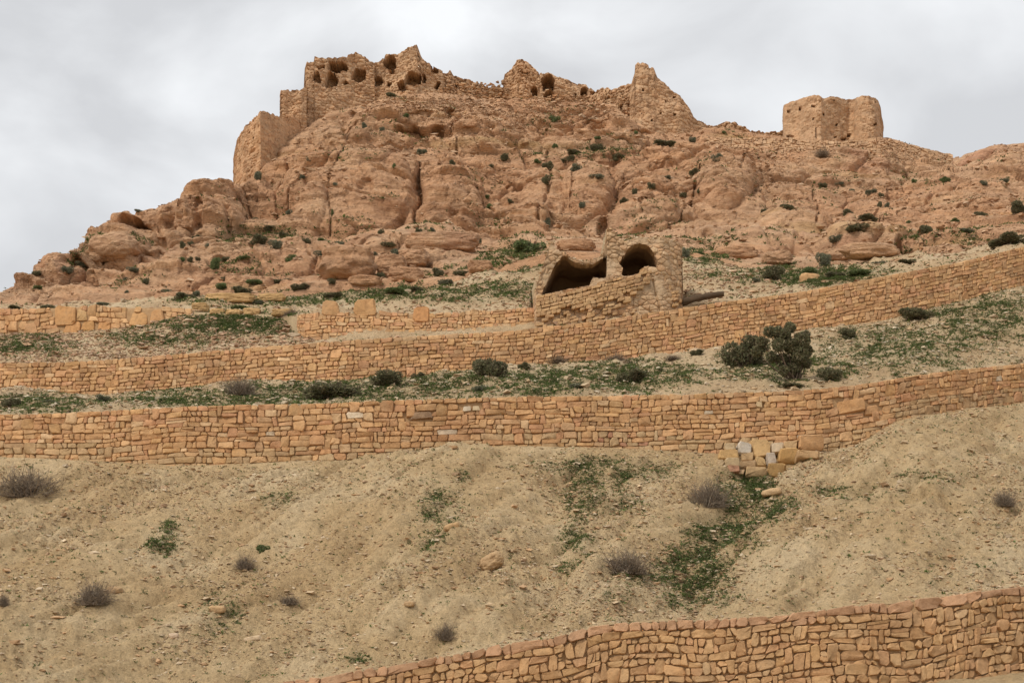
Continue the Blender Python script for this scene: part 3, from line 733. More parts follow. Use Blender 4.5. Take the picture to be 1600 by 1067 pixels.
def build_wall(name, label, LT, LB, u0, u1, hm, wm, seed, mat=M_STONE, setY=0.0, irr=.5, coping=None, special=(), limit=300, warm=None, rough_top=.3, bury=.18, cat='stone wall', proud=.05, cap=.45, core_mat=None, skip=None, recolor=None, round_=.2):
    rng = np.random.default_rng(seed)
    w = Wall(LT, LB, u0, u1, setY)
    mid = w.pos(w.L * .5, w.h(w.L * .5))
    root = empty(name, mid)
    tag(root, label, cat, kind='thing')
    org = np.array(mid)
    # earth and rubble fill behind the face, with a top that runs back
    sN = np.linspace(0, w.L, int(w.L / .25) + 2)
    Hs = w.h(sN) + .3
    rows = [w.pos(sN, np.zeros_like(sN) + .05) + np.array([0, cap, .0]), w.pos(sN, np.zeros_like(sN) + .05) + np.array([0, .03, 0])]
    for k in range(1, 7):
        rows.append(w.pos(sN, Hs * k / 6) + np.array([0, .03, 0]))
    core = np.stack(rows)
    core = core + .02 * np.stack([perlin(core * 3, 1), perlin(core * 3, 2), perlin(core * 3, 3)], -1)
    obj('fill', mesh_from('fill', core - org, grid_faces(core.shape[0], core.shape[1]), core_mat or M_CORE), root)
    sp = []
    stones = []
    for it in special:
        (x0, x1, y0, y1) = it[:4]
        sa, da = w.sd(x0, y0); sb, db = w.sd(x1, y1)
        sp.append((sa, sb, da, db))
        nr = w.normal((sa + sb) / 2)
        j = lambda k: rng.normal() * .05 * min(sb - sa, db - da) * k
        if len(it) > 5:   # a tapered block: fractions that cut the upper corners
            ta, tb = it[5]
        else:
            ta, tb = rng.uniform(0, .12), rng.uniform(0, .12)
        wd = sb - sa
        q = [w.pos(sa + ta * wd + j(1), da + j(1)), w.pos(sb - tb * wd + j(1), da + j(1)), w.pos(sb + j(1), db + j(1)), w.pos(sa + j(1), db + j(1))]
        v, f = stone_geo(q, nr, rng, proud * 1.6, .25, .012, .16)
        t = np.array(it[4]) if len(it) > 4 and it[4] is not None else stone_tint(rng)
        stones.append((v, f, t))
    maxH = w.H.max() + bury
    # course boundaries
    db_ = [0.0]
    if coping: db_.append(coping)
    while db_[-1] < maxH: db_.append(db_[-1] + hm * rng.uniform(.74, 1.30))
    sg = np.arange(-2, w.L + 3, .08)
    z0 = np.zeros_like(sg)
    common = hm * irr * .9 * perlin(np.stack([sg * .35, z0, z0 + seed], -1), 2)
    tab = []
    for j in range(len(db_) + 2):
        if j == 0: tab.append(.44 * hm * rough_top * perlin(np.stack([sg * 1.1, z0 + 3.3, z0 + seed], -1), 4))
        else: tab.append(common * min(1, j / 3) + hm * irr * .38 * perlin(np.stack([sg * .8, z0 + j * 3.7, z0 + seed], -1), 2) + hm * irr * .30 * perlin(np.stack([sg * 2.4, z0 + j * 5.7, z0 + seed], -1), 3))
    def off(j, s):
        return tab[j][min(max(int((s + 2) / .08), 0), len(sg) - 1)]
    nrm_s = np.arange(0, w.L + .5, .5)
    nrm_t = [w.normal(q_) for q_ in nrm_s]
    w.normal = lambda q_: nrm_t[min(max(int(q_ / .5), 0), len(nrm_t) - 1)]
    reserved = {}
    for j in range(len(db_) - 1):
        s = -rng.uniform(0, wm)
        d0, d1 = db_[j], db_[j + 1]
        h = d1 - d0
        prev = (rng.normal() * .1 * hm, rng.normal() * .1 * hm)
        while s < w.L:
            cw = wm * float(np.clip(np.exp(rng.normal() * (.33 + .2 * irr)), .42, 2.3)) * (1.0 if not (coping and j == 0) else 1.35)
            if h < .8 * hm: cw *= 1.15
            e = s + cw
            hit = next(((a, b) for a, b in reserved.get(j, []) if a < e - .02 and b > s + .02), None)
            if hit:
                if hit[0] - s < .45 * wm * .6:
                    s = hit[1]; prev = (rng.normal() * .06 * hm, rng.normal() * .06 * hm); continue
                e = hit[0]
            nxt = (rng.normal() * .16 * hm, rng.normal() * .16 * hm)
            sm = (s + e) / 2
            dbot = d1; jb = j + 1
            if j + 2 < len(db_) and not (coping and j == 0) and rng.random() < .06 + .10 * irr and cw < 1.7 * wm:
                dbot = db_[j + 2]; jb = j + 2
                reserved.setdefault(j + 1, []).append((s, e))
            if d0 < w.h(np.clip(sm, 0, w.L)) + bury and sm > 0 and sm < w.L:
                A = np.array([[s + prev[0], d0 + off(j, s)], [e + nxt[0], d0 + off(j, e)], [e + nxt[1], dbot + off(jb, e)], [s + prev[1], dbot + off(jb, s)]])
                quads = [A]
                if jb == j + 1 and h > .95 * hm and rng.random() < .04 + .08 * irr and not (coping and j == 0):
                    fa, fb = rng.uniform(.35, .65), rng.uniform(.35, .65)
                    L_, R_ = A[0] * (1 - fa) + A[3] * fa, A[1] * (1 - fb) + A[2] * fb
                    quads = [np.array([A[0], A[1], R_, L_]), np.array([L_, R_, A[2], A[3]])]
                elif cw > 1.2 * wm and rng.random() < .10:
                    fa = rng.uniform(.4, .6)
                    T_, B_ = A[0] * (1 - fa) + A[1] * fa, A[3] * (1 - fa) + A[2] * fa
                    quads = [np.array([A[0], T_, B_, A[3]]), np.array([T_, A[1], A[2], B_])]
                for Q in quads:
                    cs, cd = Q.mean(0)
                    if any(a - .02 < cs < b + .02 and c - .02 < cd < d + .02 for a, b, c, d in sp): continue
                    q3 = w.pos(np.clip(Q[:, 0], 0, w.L), Q[:, 1])
                    ppx, ppy = proj(q3.mean(0))
                    if skip and skip(ppx, ppy, rng): continue
                    v, f = stone_geo(q3, w.normal(cs), rng, proud * rng.uniform(.45, 1.5), max(.12, proud * 2.5), .006 + .006 * rng.random(), round_ * rng.uniform(.7, 1.4), .05 + .06 * irr)
                    t = stone_tint(rng, warm if warm else 1.0)
                    if recolor: t = recolor(ppx, ppy, t, rng)
                    stones.append((v, f, t))
            s = e; prev = nxt
    add_stones(root, stones, mat, limit)
    return root, w

def rc_w2(px, py, t, rng):
    if rng.random() < .006: return np.array((.64, .52, .38)) * rng.uniform(.85, 1.05)
    if 930 < px < 1010 and py > 675 and rng.random() < .25: return np.array((.45, .23, .14))
    if py > at(W2B, px)[0] - 22 and rng.random() < .6: return t * .45 + np.array((.44, .33, .19)) * .55
    return t
def rc_w1(px, py, t, rng):
    if py < at(W1T, px)[0] + 16: return np.array((.505, .30, .175)) * rng.uniform(.82, 1.10)
    return t * .6 + np.array((.475, .305, .155)) * .4
build_wall('retaining_wall', 'lowest dry stone retaining wall with a reddish coping, at the bottom right', W1T, W1B, 380, 1920, .18, .235, 11, irr=1.0, coping=.22, proud=.06, recolor=rc_w1, round_=.3, rough_top=.5)
build_wall('retaining_wall', 'long coursed dry stone wall of orange blocks above the bare slope', W2T, W2B, -240, 1900, .175, .31, 12, irr=.62, recolor=rc_w2, special=[(1303, 1350, 628, 642, (.50, .28, .13)), (640, 678, 644, 655, (.33, .22, .14)), (1180, 1190, 627, 637, (.6, .45, .27)), (723, 737, 635, 643, (.64, .54, .41)), (738, 750, 634, 642, (.62, .5, .33)), (1348, 1372, 634, 646)])
build_wall('retaining_wall', 'tall coursed dry stone wall below the twin vaulted ruin, climbing to the right', W3T, W3B, -240, 1900, .185, .31, 13, irr=.5, special=[(580, 583, 566, 570)])
def skip4(px, py, rng):
    return 292 < px < 458
build_wall('retaining_wall', 'rough dry stone wall with large squared blocks at the left below the rock', W4T, W4B, -240, 300, .24, .36, 14, irr=1.0, rough_top=1.0,
    special=[(84, 121, 480, 506, (.52, .29, .13)), (121, 138, 484, 500, (.52, .33, .16)), (97, 127, 502, 521, (.53, .29, .13), (.35, .02)), (128, 152, 500, 518, (.5, .28, .12)), (153, 176, 501, 518, (.5, .27, .12)), (203, 231, 485, 508, (.54, .31, .14), (.15, 0)), (233, 258, 484, 503, (.5, .28, .13), (.2, .1)), (40, 60, 505, 521), (14, 30, 500, 515)], bury=.1)
build_wall('retaining_wall', 'loose upper stone wall with rubble, left of the twin vaulted ruin', W4T, W4B, 466, 846, .17, .25, 15, irr=1.0, rough_top=1.2, special=[(503, 530, 472, 491, (.50, .29, .14)), (549, 590, 471, 492, (.52, .30, .14), (.1, .06)), (643, 671, 481, 501, (.52, .27, .12)), (1, 2, 1, 2)][:3], bury=.05)

# ------------------------------------------------------------------ ruins on the crest
RT = [np.array(c) * np.array([1.08, 1.04, .98]) for c in ((.47, .305, .185), (.50, .33, .20), (.45, .275, .165), (.53, .37, .24), (.48, .29, .17), (.42, .28, .18))]
def ruin_sheet(path, thick, holes=(), rag=2.0, seed=1, step=1.25, amp=.10, sx=.62, sz=.25, tint=(1, 1, 1), slope_back=0.0, sink=26):
    """A free-standing masonry body: front face along a path of (px, top, bottom, depth), real thickness, openings sunk into it."""
    path = np.array(path, float)
    u = np.arange(path[0, 0], path[-1, 0] + .01, step)
    rng = np.random.default_rng(seed)
    top = np.interp(u, path[:, 0], path[:, 1]); bot = np.interp(u, path[:, 0], path[:, 2]) + sink; Y = np.interp(u, path[:, 0], path[:, 3])
    k = np.floor(u / 3.7).astype(int); kk = np.floor(u / 9.1).astype(int)
    jr = rng.uniform(-1, 1, 4000)
    top = top + rag * .7 * jr[k % 2000] + rag * .5 * jr[(kk + 999) % 4000]
    nv = int(max(10, (bot - top).max() / step))
    v = np.linspace(0, 1, nv)[:, None]
    py = bot[None] + (top - bot)[None] * v
    pos = P(np.broadcast_to(u[None], py.shape), py, np.broadcast_to(Y[None], py.shape) + 0.12 * v * 4)
    px = np.broadcast_to(u[None], py.shape)
    f1, f2, idn = worley((pos + .12 * np.stack([perlin(pos * 1.2, 3)] * 3, -1)) * np.array([1 / sx, 1 / sx, 1 / sz]), seed)
    d = amp * (np.sqrt(np.clip(1 - f1 ** 2, 0, 1)) - .5) - amp * .8 * (1 - sstep(0, .15, f2 - f1))
    d += .30 * fbm(pos * .5, 4, seed + 5) 
    col = np.array(RT)[(idn % np.uint32(6)).astype(int)] * (0.92 + .16 * ((idn >> np.uint32(5)) & np.uint32(255)).astype(np.float32) / 255)[..., None] * np.array(tint)
    big = sstep(-.2, .5, perlin(pos * .35, seed + 9))[..., None]
    col = (col * .6 + np.array((.475, .31, .19)) * .4 * np.array(tint)) * (1 - .6 * big) + np.array((.475, .305, .185)) * .6 * big * np.array(tint)
    pos[..., 1] -= d
    nx = px + 4.5 * perlin(np.stack([px / 13, py / 13, px * 0], -1), 90 + seed) + 1.5 * perlin(np.stack([px / 4, py / 4, px * 0], -1), 92); ny = py + 4.0 * perlin(np.stack([px / 13, py / 13, px * 0 + 7], -1), 91 + seed) + 1.5 * perlin(np.stack([px / 4, py / 4, px * 0 + 7], -1), 93)
    back = np.zeros_like(px)
    for x0, x1, y0, y1, dep, kind in holes:
        cx = (x0 + x1) / 2; hw = (x1 - x0) / 2 * (.9 if kind != 'rect' else 1)
        if kind == 'rect': m = (np.abs(px - cx) < hw) & (py > y0) & (py < y1)
        elif kind == 'arch':
            ya = y0 + min(hw, (y1 - y0) * .7)
            m = (np.abs(nx - cx) < hw) & (ny > ya) & (ny < y1) | (((nx - cx) / hw) ** 2 + ((ny - ya) / max(ya - y0, 1)) ** 2 < 1)
        else: m = ((nx - cx) / hw) ** 2 + ((ny - (y0 + y1) / 2) / ((y1 - y0) / 2)) ** 2 < 1
        back = np.where(m, np.maximum(back, dep * (.6 if dep > 1.4 else 1)), back)
    pos[..., 1] += back
    th = thick
    bot_c = pos[0].mean(0)
    rows = [pos]
    sx_ = bot_c[0] / bot_c[1] - .10 * np.linspace(-1, 1, len(u))          # plan: sides lean in a little
    cap1 = pos[-1].copy(); cap1[:, 1] += th * .5; cap1[:, 0] += sx_ * th * .5; cap1[:, 2] += .1 * rng.normal(size=len(u)) - slope_back * th * .5
    cap2 = pos[-1].copy(); cap2[:, 1] += th; cap2[:, 0] += sx_ * th; cap2[:, 2] += .15 * rng.normal(size=len(u)) - slope_back * th
    base = pos[0].copy(); base[:, 1] += th; base[:, 0] += sx_ * th
    full = np.concatenate([pos, cap1[None], cap2[None], base[None]])
    ft = np.concatenate([col, col[-1:], col[-1:], col[:1]])
    def end(k, sxe):
        e = full[:, k].copy(); front = np.arange(len(e)) < len(pos)
        e[front, 0] += sxe * th; e[front, 1] += th
        e[len(pos)] = e[len(pos) - 1]; e[len(pos) + 1] = e[len(pos) - 1]; e[len(pos) + 2] = e[0]
        return e[:, None]
    l = end(0, sx_[0]); r = end(-1, sx_[-1])
    full = np.concatenate([l, full, r], 1); ft = np.concatenate([ft[:, :1], ft, ft[:, -1:]], 1)
    return full, ft
def ruin_part(root, name, *a, mat=None, **kw):
    full, ft = ruin_sheet(*a, **kw)
    org = np.array(root.location)
    me = mesh_from(name, (full - org), grid_faces(full.shape[0], full.shape[1]), mat or M_RUIN, tint=ft.reshape(-1, 3), sharp=42)
    return obj(name, me, root)
def rubble(root, name, pts, sizes, rng, mat, flat=.7, kind='stuff', pal=None):
    """loose stones joined into one part"""
    v, f, t = rocks(np.array(pts), np.array(sizes), rng, flat, GPAL if pal is None else pal)
    org = np.array(root.location) if root is not None else 0
    o = obj(name, mesh_from(name, v - org, f, mat, smooth=False, tint=t), root)
    o['kind'] = kind
    return o
CUBE = np.array([(-1, -1, -1), (1, -1, -1), (1, 1, -1), (-1, 1, -1), (-1, -1, 1), (1, -1, 1), (1, 1, 1), (-1, 1, 1)], float) * .55
CUBEF = np.array([(0, 2, 1), (0, 3, 2), (4, 5, 6), (4, 6, 7), (0, 1, 5), (0, 5, 4), (1, 2, 6), (1, 6, 5), (2, 3, 7), (2, 7, 6), (3, 0, 4), (3, 4, 7)])
def rand_rot(n, rng):
    q = rng.normal(size=(n, 4)); q /= np.linalg.norm(q, axis=1, keepdims=True)
    w, x, y, z = q.T
    return np.stack([np.stack([1 - 2 * (y * y + z * z), 2 * (x * y - z * w), 2 * (x * z + y * w)], -1), np.stack([2 * (x * y + z * w), 1 - 2 * (x * x + z * z), 2 * (y * z - x * w)], -1), np.stack([2 * (x * z - y * w), 2 * (y * z + x * w), 1 - 2 * (x * x + y * y)], -1)], 1)
GPAL = np.array([(.52, .37, .225), (.57, .43, .275), (.49, .32, .185), (.62, .50, .35), (.44, .30, .19), (.54, .35, .20), (.53, .42, .29)])
def rocks(pts, sizes, rng, flat=.7, pal=GPAL, lift=.25):
    n = len(pts)
    c = CUBE[None] * rng.uniform(.55, 1.25, (n, 8, 1)) * (1 + .3 * rng.normal(size=(n, 8, 3)))
    c = np.einsum('nij,nvj->nvi', rand_rot(n, rng), c)
    asp = np.stack([rng.uniform(.8, 1.5, n), rng.uniform(.7, 1.2, n), rng.uniform(.55, 1.0, n) * flat], -1)
    c = c * asp[:, None] * (sizes * .5)[:, None, None]
    v = (c + pts[:, None] + np.array([0, 0, 1.0]) * (sizes * lift * .5)[:, None, None]).reshape(-1, 3)
    f = (CUBEF[None] + (np.arange(n) * 8)[:, None, None]).reshape(-1, 3)
    col = pal[rng.integers(0, len(pal), n)] * rng.uniform(.8, 1.15, (n, 1))
    return v, f, np.repeat(col, 8, 0)

def ruin(name, label, loc_px, Y):
    p = P(*loc_px, Y)
    return tag(empty(name, Vector(p)), label, 'ruin', kind='thing')
# left bastion
r = ruin('ruined_bastion', 'tall angular ruined bastion wall at the left end of the hilltop fort', (410, 290), 110)
ruin_part(r, 'corner_wall', [(364.5, 250, 312, 111), (367, 228, 312, 110.3), (371, 213, 312, 109.6), (386, 195, 312, 108), (405, 173, 310, 106.5), (407, 172, 308, 106.4), (420, 177, 300, 107.4), (438, 182, 280, 109), (470, 186, 245, 112)], 3.0, holes=[(455, 457.5, 183, 186, .8, 'rect'), (395, 397, 214, 217, .6, 'rect')], rag=2.2, seed=21, amp=.15, tint=(1.0, .95, .91))
ruin_part(r, 'upper_wall', [(437, 150, 240, 111.5), (439, 142, 240, 111.5), (455, 141, 235, 111.8), (471, 140, 230, 112), (480, 134, 228, 112.4)], 3.0, rag=2.0, seed=22, amp=.15, tint=(.98, .94, .91))
# main ruin
r = ruin('ruined_fort', 'main ruined fort block with many dark vault openings on the summit', (570, 190), 118)
ruin_part(r, 'front_wall', [(474, 140, 228, 114), (476, 110, 225, 113.6), (480, 98, 222, 113.4), (486, 97, 218, 113.5), (491, 97, 216, 113.6), (491.5, 89, 214, 113.6), (500, 90, 210, 113.8), (512, 92, 205, 114.2), (527, 92, 200, 114.8), (545, 88, 192, 115.4), (555, 85, 188, 115.8), (566, 88, 185, 116), (577, 97, 182, 116.3), (586, 101, 182, 116.5)], 5.0,
    holes=[(507, 546, 97, 112, 3.6, 'blob'), (489, 500, 112, 130, 1.5, 'blob'), (505, 528, 113, 136, 2.6, 'blob'), (549, 573, 108, 126, 2.6, 'arch'), (536, 545, 127, 133, .9, 'blob'), (494, 508, 101, 110, .8, 'blob')], rag=1.6, seed=23, amp=.15)
ruin_part(r, 'summit_wall', [(584, 101, 180, 117), (592, 97, 180, 117), (600, 92, 180, 117), (603, 86, 180, 117), (622, 84, 178, 117), (630, 78, 178, 117), (640, 73, 178, 117), (651, 70.5, 178, 117.2), (655, 80, 178, 117.5), (660, 94, 178, 117.8), (669, 99, 178, 118), (680, 106, 176, 118.4), (692, 111, 176, 119)], 5.0,
    holes=[(599, 621, 88, 109, 3.2, 'blob'), (632, 657, 112, 131, 3.2, 'arch'), (621, 637, 127, 143, 2.6, 'arch'), (584, 598, 119, 134, 1.6, 'arch'), (605, 612, 128, 136, 1.6, 'arch'), (658, 666, 116, 128, 1.8, 'arch'), (679, 690, 128, 140, 1.8, 'blob'), (605, 618, 109, 115, .8, 'blob'), (670, 684, 105, 112, 1.2, 'blob')], rag=2.0, seed=24, amp=.15)
ruin_part(r, 'tumbled_wall', [(688, 112, 175, 119), (700, 116, 176, 119.5), (703, 110, 176, 119.5), (710, 120, 178, 120), (725, 123, 178, 120.5), (745, 129, 178, 121), (765, 137, 178, 122), (772, 132, 178, 122), (783, 133, 178, 122), (792, 140, 178, 122.5)], 4.0, holes=[(730, 740, 148, 162, 1.2, 'arch'), (749, 760, 157, 170, 1.6, 'arch'), (712, 716, 130, 136, .8, 'blob')], rag=2.4, seed=25, amp=.26)
rng = np.random.default_rng(77)
def crest_rubble(root, x0, x1, ytop, ybot, Yf, n, s0=.16, s1=.5):
    xs = rng.uniform(x0, x1, n); ys = ytop + (ybot - ytop) * rng.random(n) ** .8
    pts = P(xs, ys, np.interp(xs, [688, 790, 843, 932, 990], [119.2, 121.5, 122, 123.2, 119.8]) + rng.uniform(-.25, .15, n))
    rubble(root, 'rubble', pts, rng.uniform(s0, s1, n) ** 1.0, rng, M_RUIN, .8, pal=np.array(RT))
crest_rubble(r, 690, 790, 128, 172, 120.3, 420)
# middle ruin
r = ruin('ruined_fort', 'pointed middle ruin with one tall arched opening on the ridge', (855, 160), 122)
ruin_part(r, 'gable_wall', [(786, 134, 172, 121.6), (788, 117, 172, 121.5), (800, 108, 172, 121.5), (807, 95, 172, 121.5), (812, 93, 172, 121.5), (822, 94, 172, 121.6), (830, 102, 172, 121.8), (838, 110, 172, 122), (843, 118, 172, 122.2)], 4.5, holes=[(830, 840, 136, 150, 2.0, 'arch'), (810, 826, 113, 116, .5, 'blob')], rag=1.4, seed=26, amp=.2, tint=(1.02, .97, .92))
ruin_part(r, 'vaulted_wall', [(840, 117, 172, 122.2), (850, 115, 172, 122.2), (858, 114, 172, 122.2), (866, 117, 172, 122.3), (880, 122, 172, 122.5), (904, 131, 172, 122.8), (915, 132, 172, 123), (919, 138, 172, 123.2), (932, 143, 174, 123.6)], 5.0, holes=[(846, 868, 116, 141, 3.6, 'arch'), (849, 867, 142, 156, 2.6, 'arch'), (905, 920, 138, 151, 2.4, 'arch'), (898, 901, 146, 153, .8, 'rect'), (922, 930, 143, 149, 1.0, 'blob')], rag=1.5, seed=27, amp=.15)
crest_rubble(r, 790, 985, 150, 186, 120.6, 800)
# pointed wall
r = ruin('ruined_wall', 'tall sharply pointed ruined wall right of centre on the ridge', (1040, 205), 119)
ruin_part(r, 'low_wall', [(905, 152, 200, 122.9), (920, 149, 200, 122.6), (932, 144, 200, 122), (942, 138, 200, 121.4), (955, 138, 200, 120.6), (962, 136, 200, 120.6), (975, 134, 200, 120.2), (992, 130, 200, 119.6)], 3.0, rag=2.4, seed=28, amp=.28, holes=[(970, 975, 165, 172, .7, 'blob'), (950, 954, 150, 155, .7, 'blob')])
ruin_part(r, 'pointed_wall', [(984, 138, 215, 119), (989, 122, 215, 118.8), (992, 113, 215, 118.8), (990.5, 112, 215, 118.8), (991.5, 101, 215, 118.8), (996, 97.5, 216, 118.8), (1004, 99, 216, 118.8), (1013, 102, 217, 118.8), (1014, 106, 217, 118.8), (1021, 106.5, 217, 118.8), (1024, 116, 217, 118.9), (1027, 122, 218, 119), (1040, 132, 218, 119.2), (1052, 142, 218, 119.4), (1063, 149, 218, 119.6), (1070, 160, 218, 119.8), (1078, 172, 218, 120), (1084, 183, 218, 120.2), (1096, 191, 218, 120.6), (1106, 196, 216, 121)][:3] + [(992.5, 100, 215, 118.8), (996, 97.5, 216, 118.8), (1004, 99, 216, 118.8), (1013, 102, 217, 118.8), (1014, 106, 217, 118.8), (1021, 106.5, 217, 118.8), (1024, 116, 217, 118.9), (1027, 122, 218, 119), (1040, 132, 218, 119.2), (1052, 142, 218, 119.4), (1063, 149, 218, 119.6), (1070, 160, 218, 119.8), (1078, 172, 218, 120), (1084, 183, 218, 120.2), (1096, 191, 218, 120.6), (1106, 196, 216, 121)], 1.6,
    holes=[(1003, 1006, 140, 143, .9, 'rect'), (1052.5, 1056, 150, 153, .9, 'rect'), (1039, 1041.5, 157.5, 160, .9, 'rect'), (1031, 1034, 176, 179, .9, 'rect'), (1051.5, 1055.5, 178.5, 182.5, .9, 'rect'), (1017, 1019.5, 187.5, 190.5, .9, 'rect'), (1002, 1004, 177, 179, .9, 'rect')], rag=1.3, seed=29, amp=.11)
ruin_part(r, 'stub_wall', [(1092, 190, 225, 121), (1105, 195, 225, 121), (1117, 197, 225, 121.5), (1130, 193, 225, 122), (1147, 192, 225, 122), (1160, 200, 226, 122.5), (1172, 206, 226, 123), (1190, 206, 226, 124), (1226, 204, 228, 125)], 3.0, rag=1.6, seed=30, amp=.3)
# tower
r = ruin('ruined_tower', 'squat ruined masonry tower with small square holes standing alone at the right', (1300, 215), 121)
ruin_part(r, 'tower_wall', [(1223, 171, 226, 124), (1224.5, 164, 226, 122.5), (1236, 160, 227, 121.6), (1252, 155, 228, 120.6), (1266, 151.5, 230, 119.8), (1279, 149, 230, 119.2), (1283, 151, 230, 119.2), (1286, 154, 230, 119.6), (1292, 153, 230, 120), (1300, 152, 230, 120.3), (1312, 154, 230, 120.8), (1318, 156, 230, 121.2), (1326, 155, 230, 121.6), (1333, 155, 230, 121.4), (1339, 151.5, 230, 120.7), (1348, 149.8, 230, 120), (1357, 150.5, 229, 119.8), (1366, 153, 228, 120), (1372, 156, 227, 120.6), (1375, 165, 226, 121), (1378, 182, 226, 121.6), (1381.5, 206, 226, 122.4)], 6.0,
    holes=[(1230, 1234.5, 173, 177, 1.2, 'rect'), (1248, 1253, 168, 172.5, 1.2, 'rect'), (1267, 1273.5, 165.5, 169, 1.2, 'rect'), (1284.5, 1288, 177, 181, 1.0, 'rect'), (1270, 1272.5, 185, 187.5, .8, 'rect'), (1305.5, 1308.5, 193, 196, .8, 'rect'), (1365, 1369, 193.5, 197, .8, 'rect'), (1323, 1328.5, 209.5, 214.5, 1.2, 'rect'), (1315, 1324, 215, 219, 1.0, 'blob'), (1230, 1240, 213, 219, .8, 'blob'), (1274.5, 1276.5, 199, 218, .5, 'rect'), (1301, 1303, 158, 160, .6, 'rect'), (1367, 1369, 158, 160, .6, 'rect'), (1304, 1307, 213, 215.5, .6, 'rect')], rag=.9, seed=31, amp=.10, sx=.5, sz=.22)
# dry-stone slope below the tower
TT = line([(-440, 240, 117), (1090, 216, 116.5), (1140, 218, 116.5), (1220, 217, 116.8), (1300, 223, 116.8), (1380, 216, 118), (1400, 220, 119), (1430, 229, 120.5), (1485, 243, 122.5), (2000, 260, 124)], 6)
TB = line([(-440, 250, 112), (1090, 228, 114.5), (1150, 245, 112.5), (1250, 272, 109.8), (1330, 296, 108.3), (1400, 292, 108.8), (1490, 268, 113), (2000, 270, 116)], 10)
def rc_t(px, py, t, rng): return (t * .35 + np.array((.50, .33, .21)) * .65) * rng.uniform(.85, 1.08)
tw_root, tw = build_wall('retaining_wall', 'steep dry stone terrace wall of small stones directly under the squat tower', TT, TB, 1100, 1488, .25, .36, 16, irr=1.7, rough_top=2.5, limit=0, proud=.11, recolor=rc_t, bury=.3, cap=2.5, mat=M_RUIN, core_mat=M_ROCK, round_=.28)
_r = np.random.default_rng(61); _n = 1300
_s = _r.uniform(0, tw.L, _n); _d = _r.random(_n) ** .8 * (tw.h(_s) + .2)
rubble(tw_root, 'loose_stones', tw.pos(_s, _d) + np.array([0, -.06, .02]), _r.uniform(.14, .46, _n), _r, M_RUIN, .75, pal=np.array([(.50, .33, .21), (.46, .30, .19), (.53, .36, .235), (.48, .30, .18)]))
RT_T = line([(-440, 340, 80), (1490, 347, 93), (1540, 336, 94), (1600, 331, 95), (2000, 300, 104)], 8)
RT_B = line([(-440, 350, 79), (1490, 353, 92.5), (1540, 347, 93.4), (1600, 345, 94.4), (2000, 315, 103)], 8)
build_wall('retaining_wall', 'short low stretch of dry stone wall among the rocks at the right edge', RT_T, RT_B, 1492, 1700, .2, .34, 17, irr=1.0, rough_top=1.0, limit=0, proud=.08, bury=.4, cap=1.5, core_mat=M_ROCK, mat=M_RUIN)

# ------------------------------------------------------------------ the twin vaulted ruin
YB = 60.6
def in_poly(px, py, poly):
    poly = np.array(poly, float)
    c = np.zeros(px.shape, bool)
    j = len(poly) - 1
    for i in range(len(poly)):
        xi, yi = poly[i]; xj, yj = poly[j]
        m = ((yi > py) != (yj > py)) & (px < (xj - xi) * (py - yi) / (yj - yi + 1e-12) + xi)
        c ^= m; j = i
    return c
OPEN_L = [(846, 462), (850, 450), (860, 430), (869, 413), (878, 403), (886, 402), (892, 408), (900, 413), (912, 414.5), (926, 414), (936, 408), (942, 404), (947.5, 403), (947.5, 431), (938, 434), (927, 432), (924, 439), (921, 446), (905, 449), (880, 454), (855, 459)]
OPEN_R = [(967, 412), (974, 402), (978, 394), (984, 387.5), (991, 383.5), (1000, 381.5), (1008, 383), (1015, 388), (1021, 397), (1025, 407), (1027.5, 419), (1021, 418), (1013, 416), (1006, 417), (1003, 423), (999, 428), (985, 430.5), (972, 431.5), (972, 424), (974, 419), (970, 415)]
VTOP = [(833, 470), (836, 455), (841, 440), (846, 425), (851, 410), (855, 396), (858, 384), (861, 379), (866, 385), (871, 393), (880, 396), (886, 400), (893, 404), (905, 409), (920, 409), (934, 404), (943, 397), (946, 375), (948, 358), (953, 357), (957, 362), (963, 367), (968, 375), (975, 382), (983, 377), (990, 373), (1000, 371), (1008, 374), (1012, 376), (1018, 374), (1030, 372), (1038, 373), (1046, 377), (1054, 377), (1061, 381), (1065, 390), (1066, 420), (1067, 450), (1068.5, 482)]
P_world = P
M_FACADE = make_stone_mat('plastered_rubble', grain=3.5, bstr=.8, bdist=.08, dust=.5, dustcol=(.46, .33, .21))
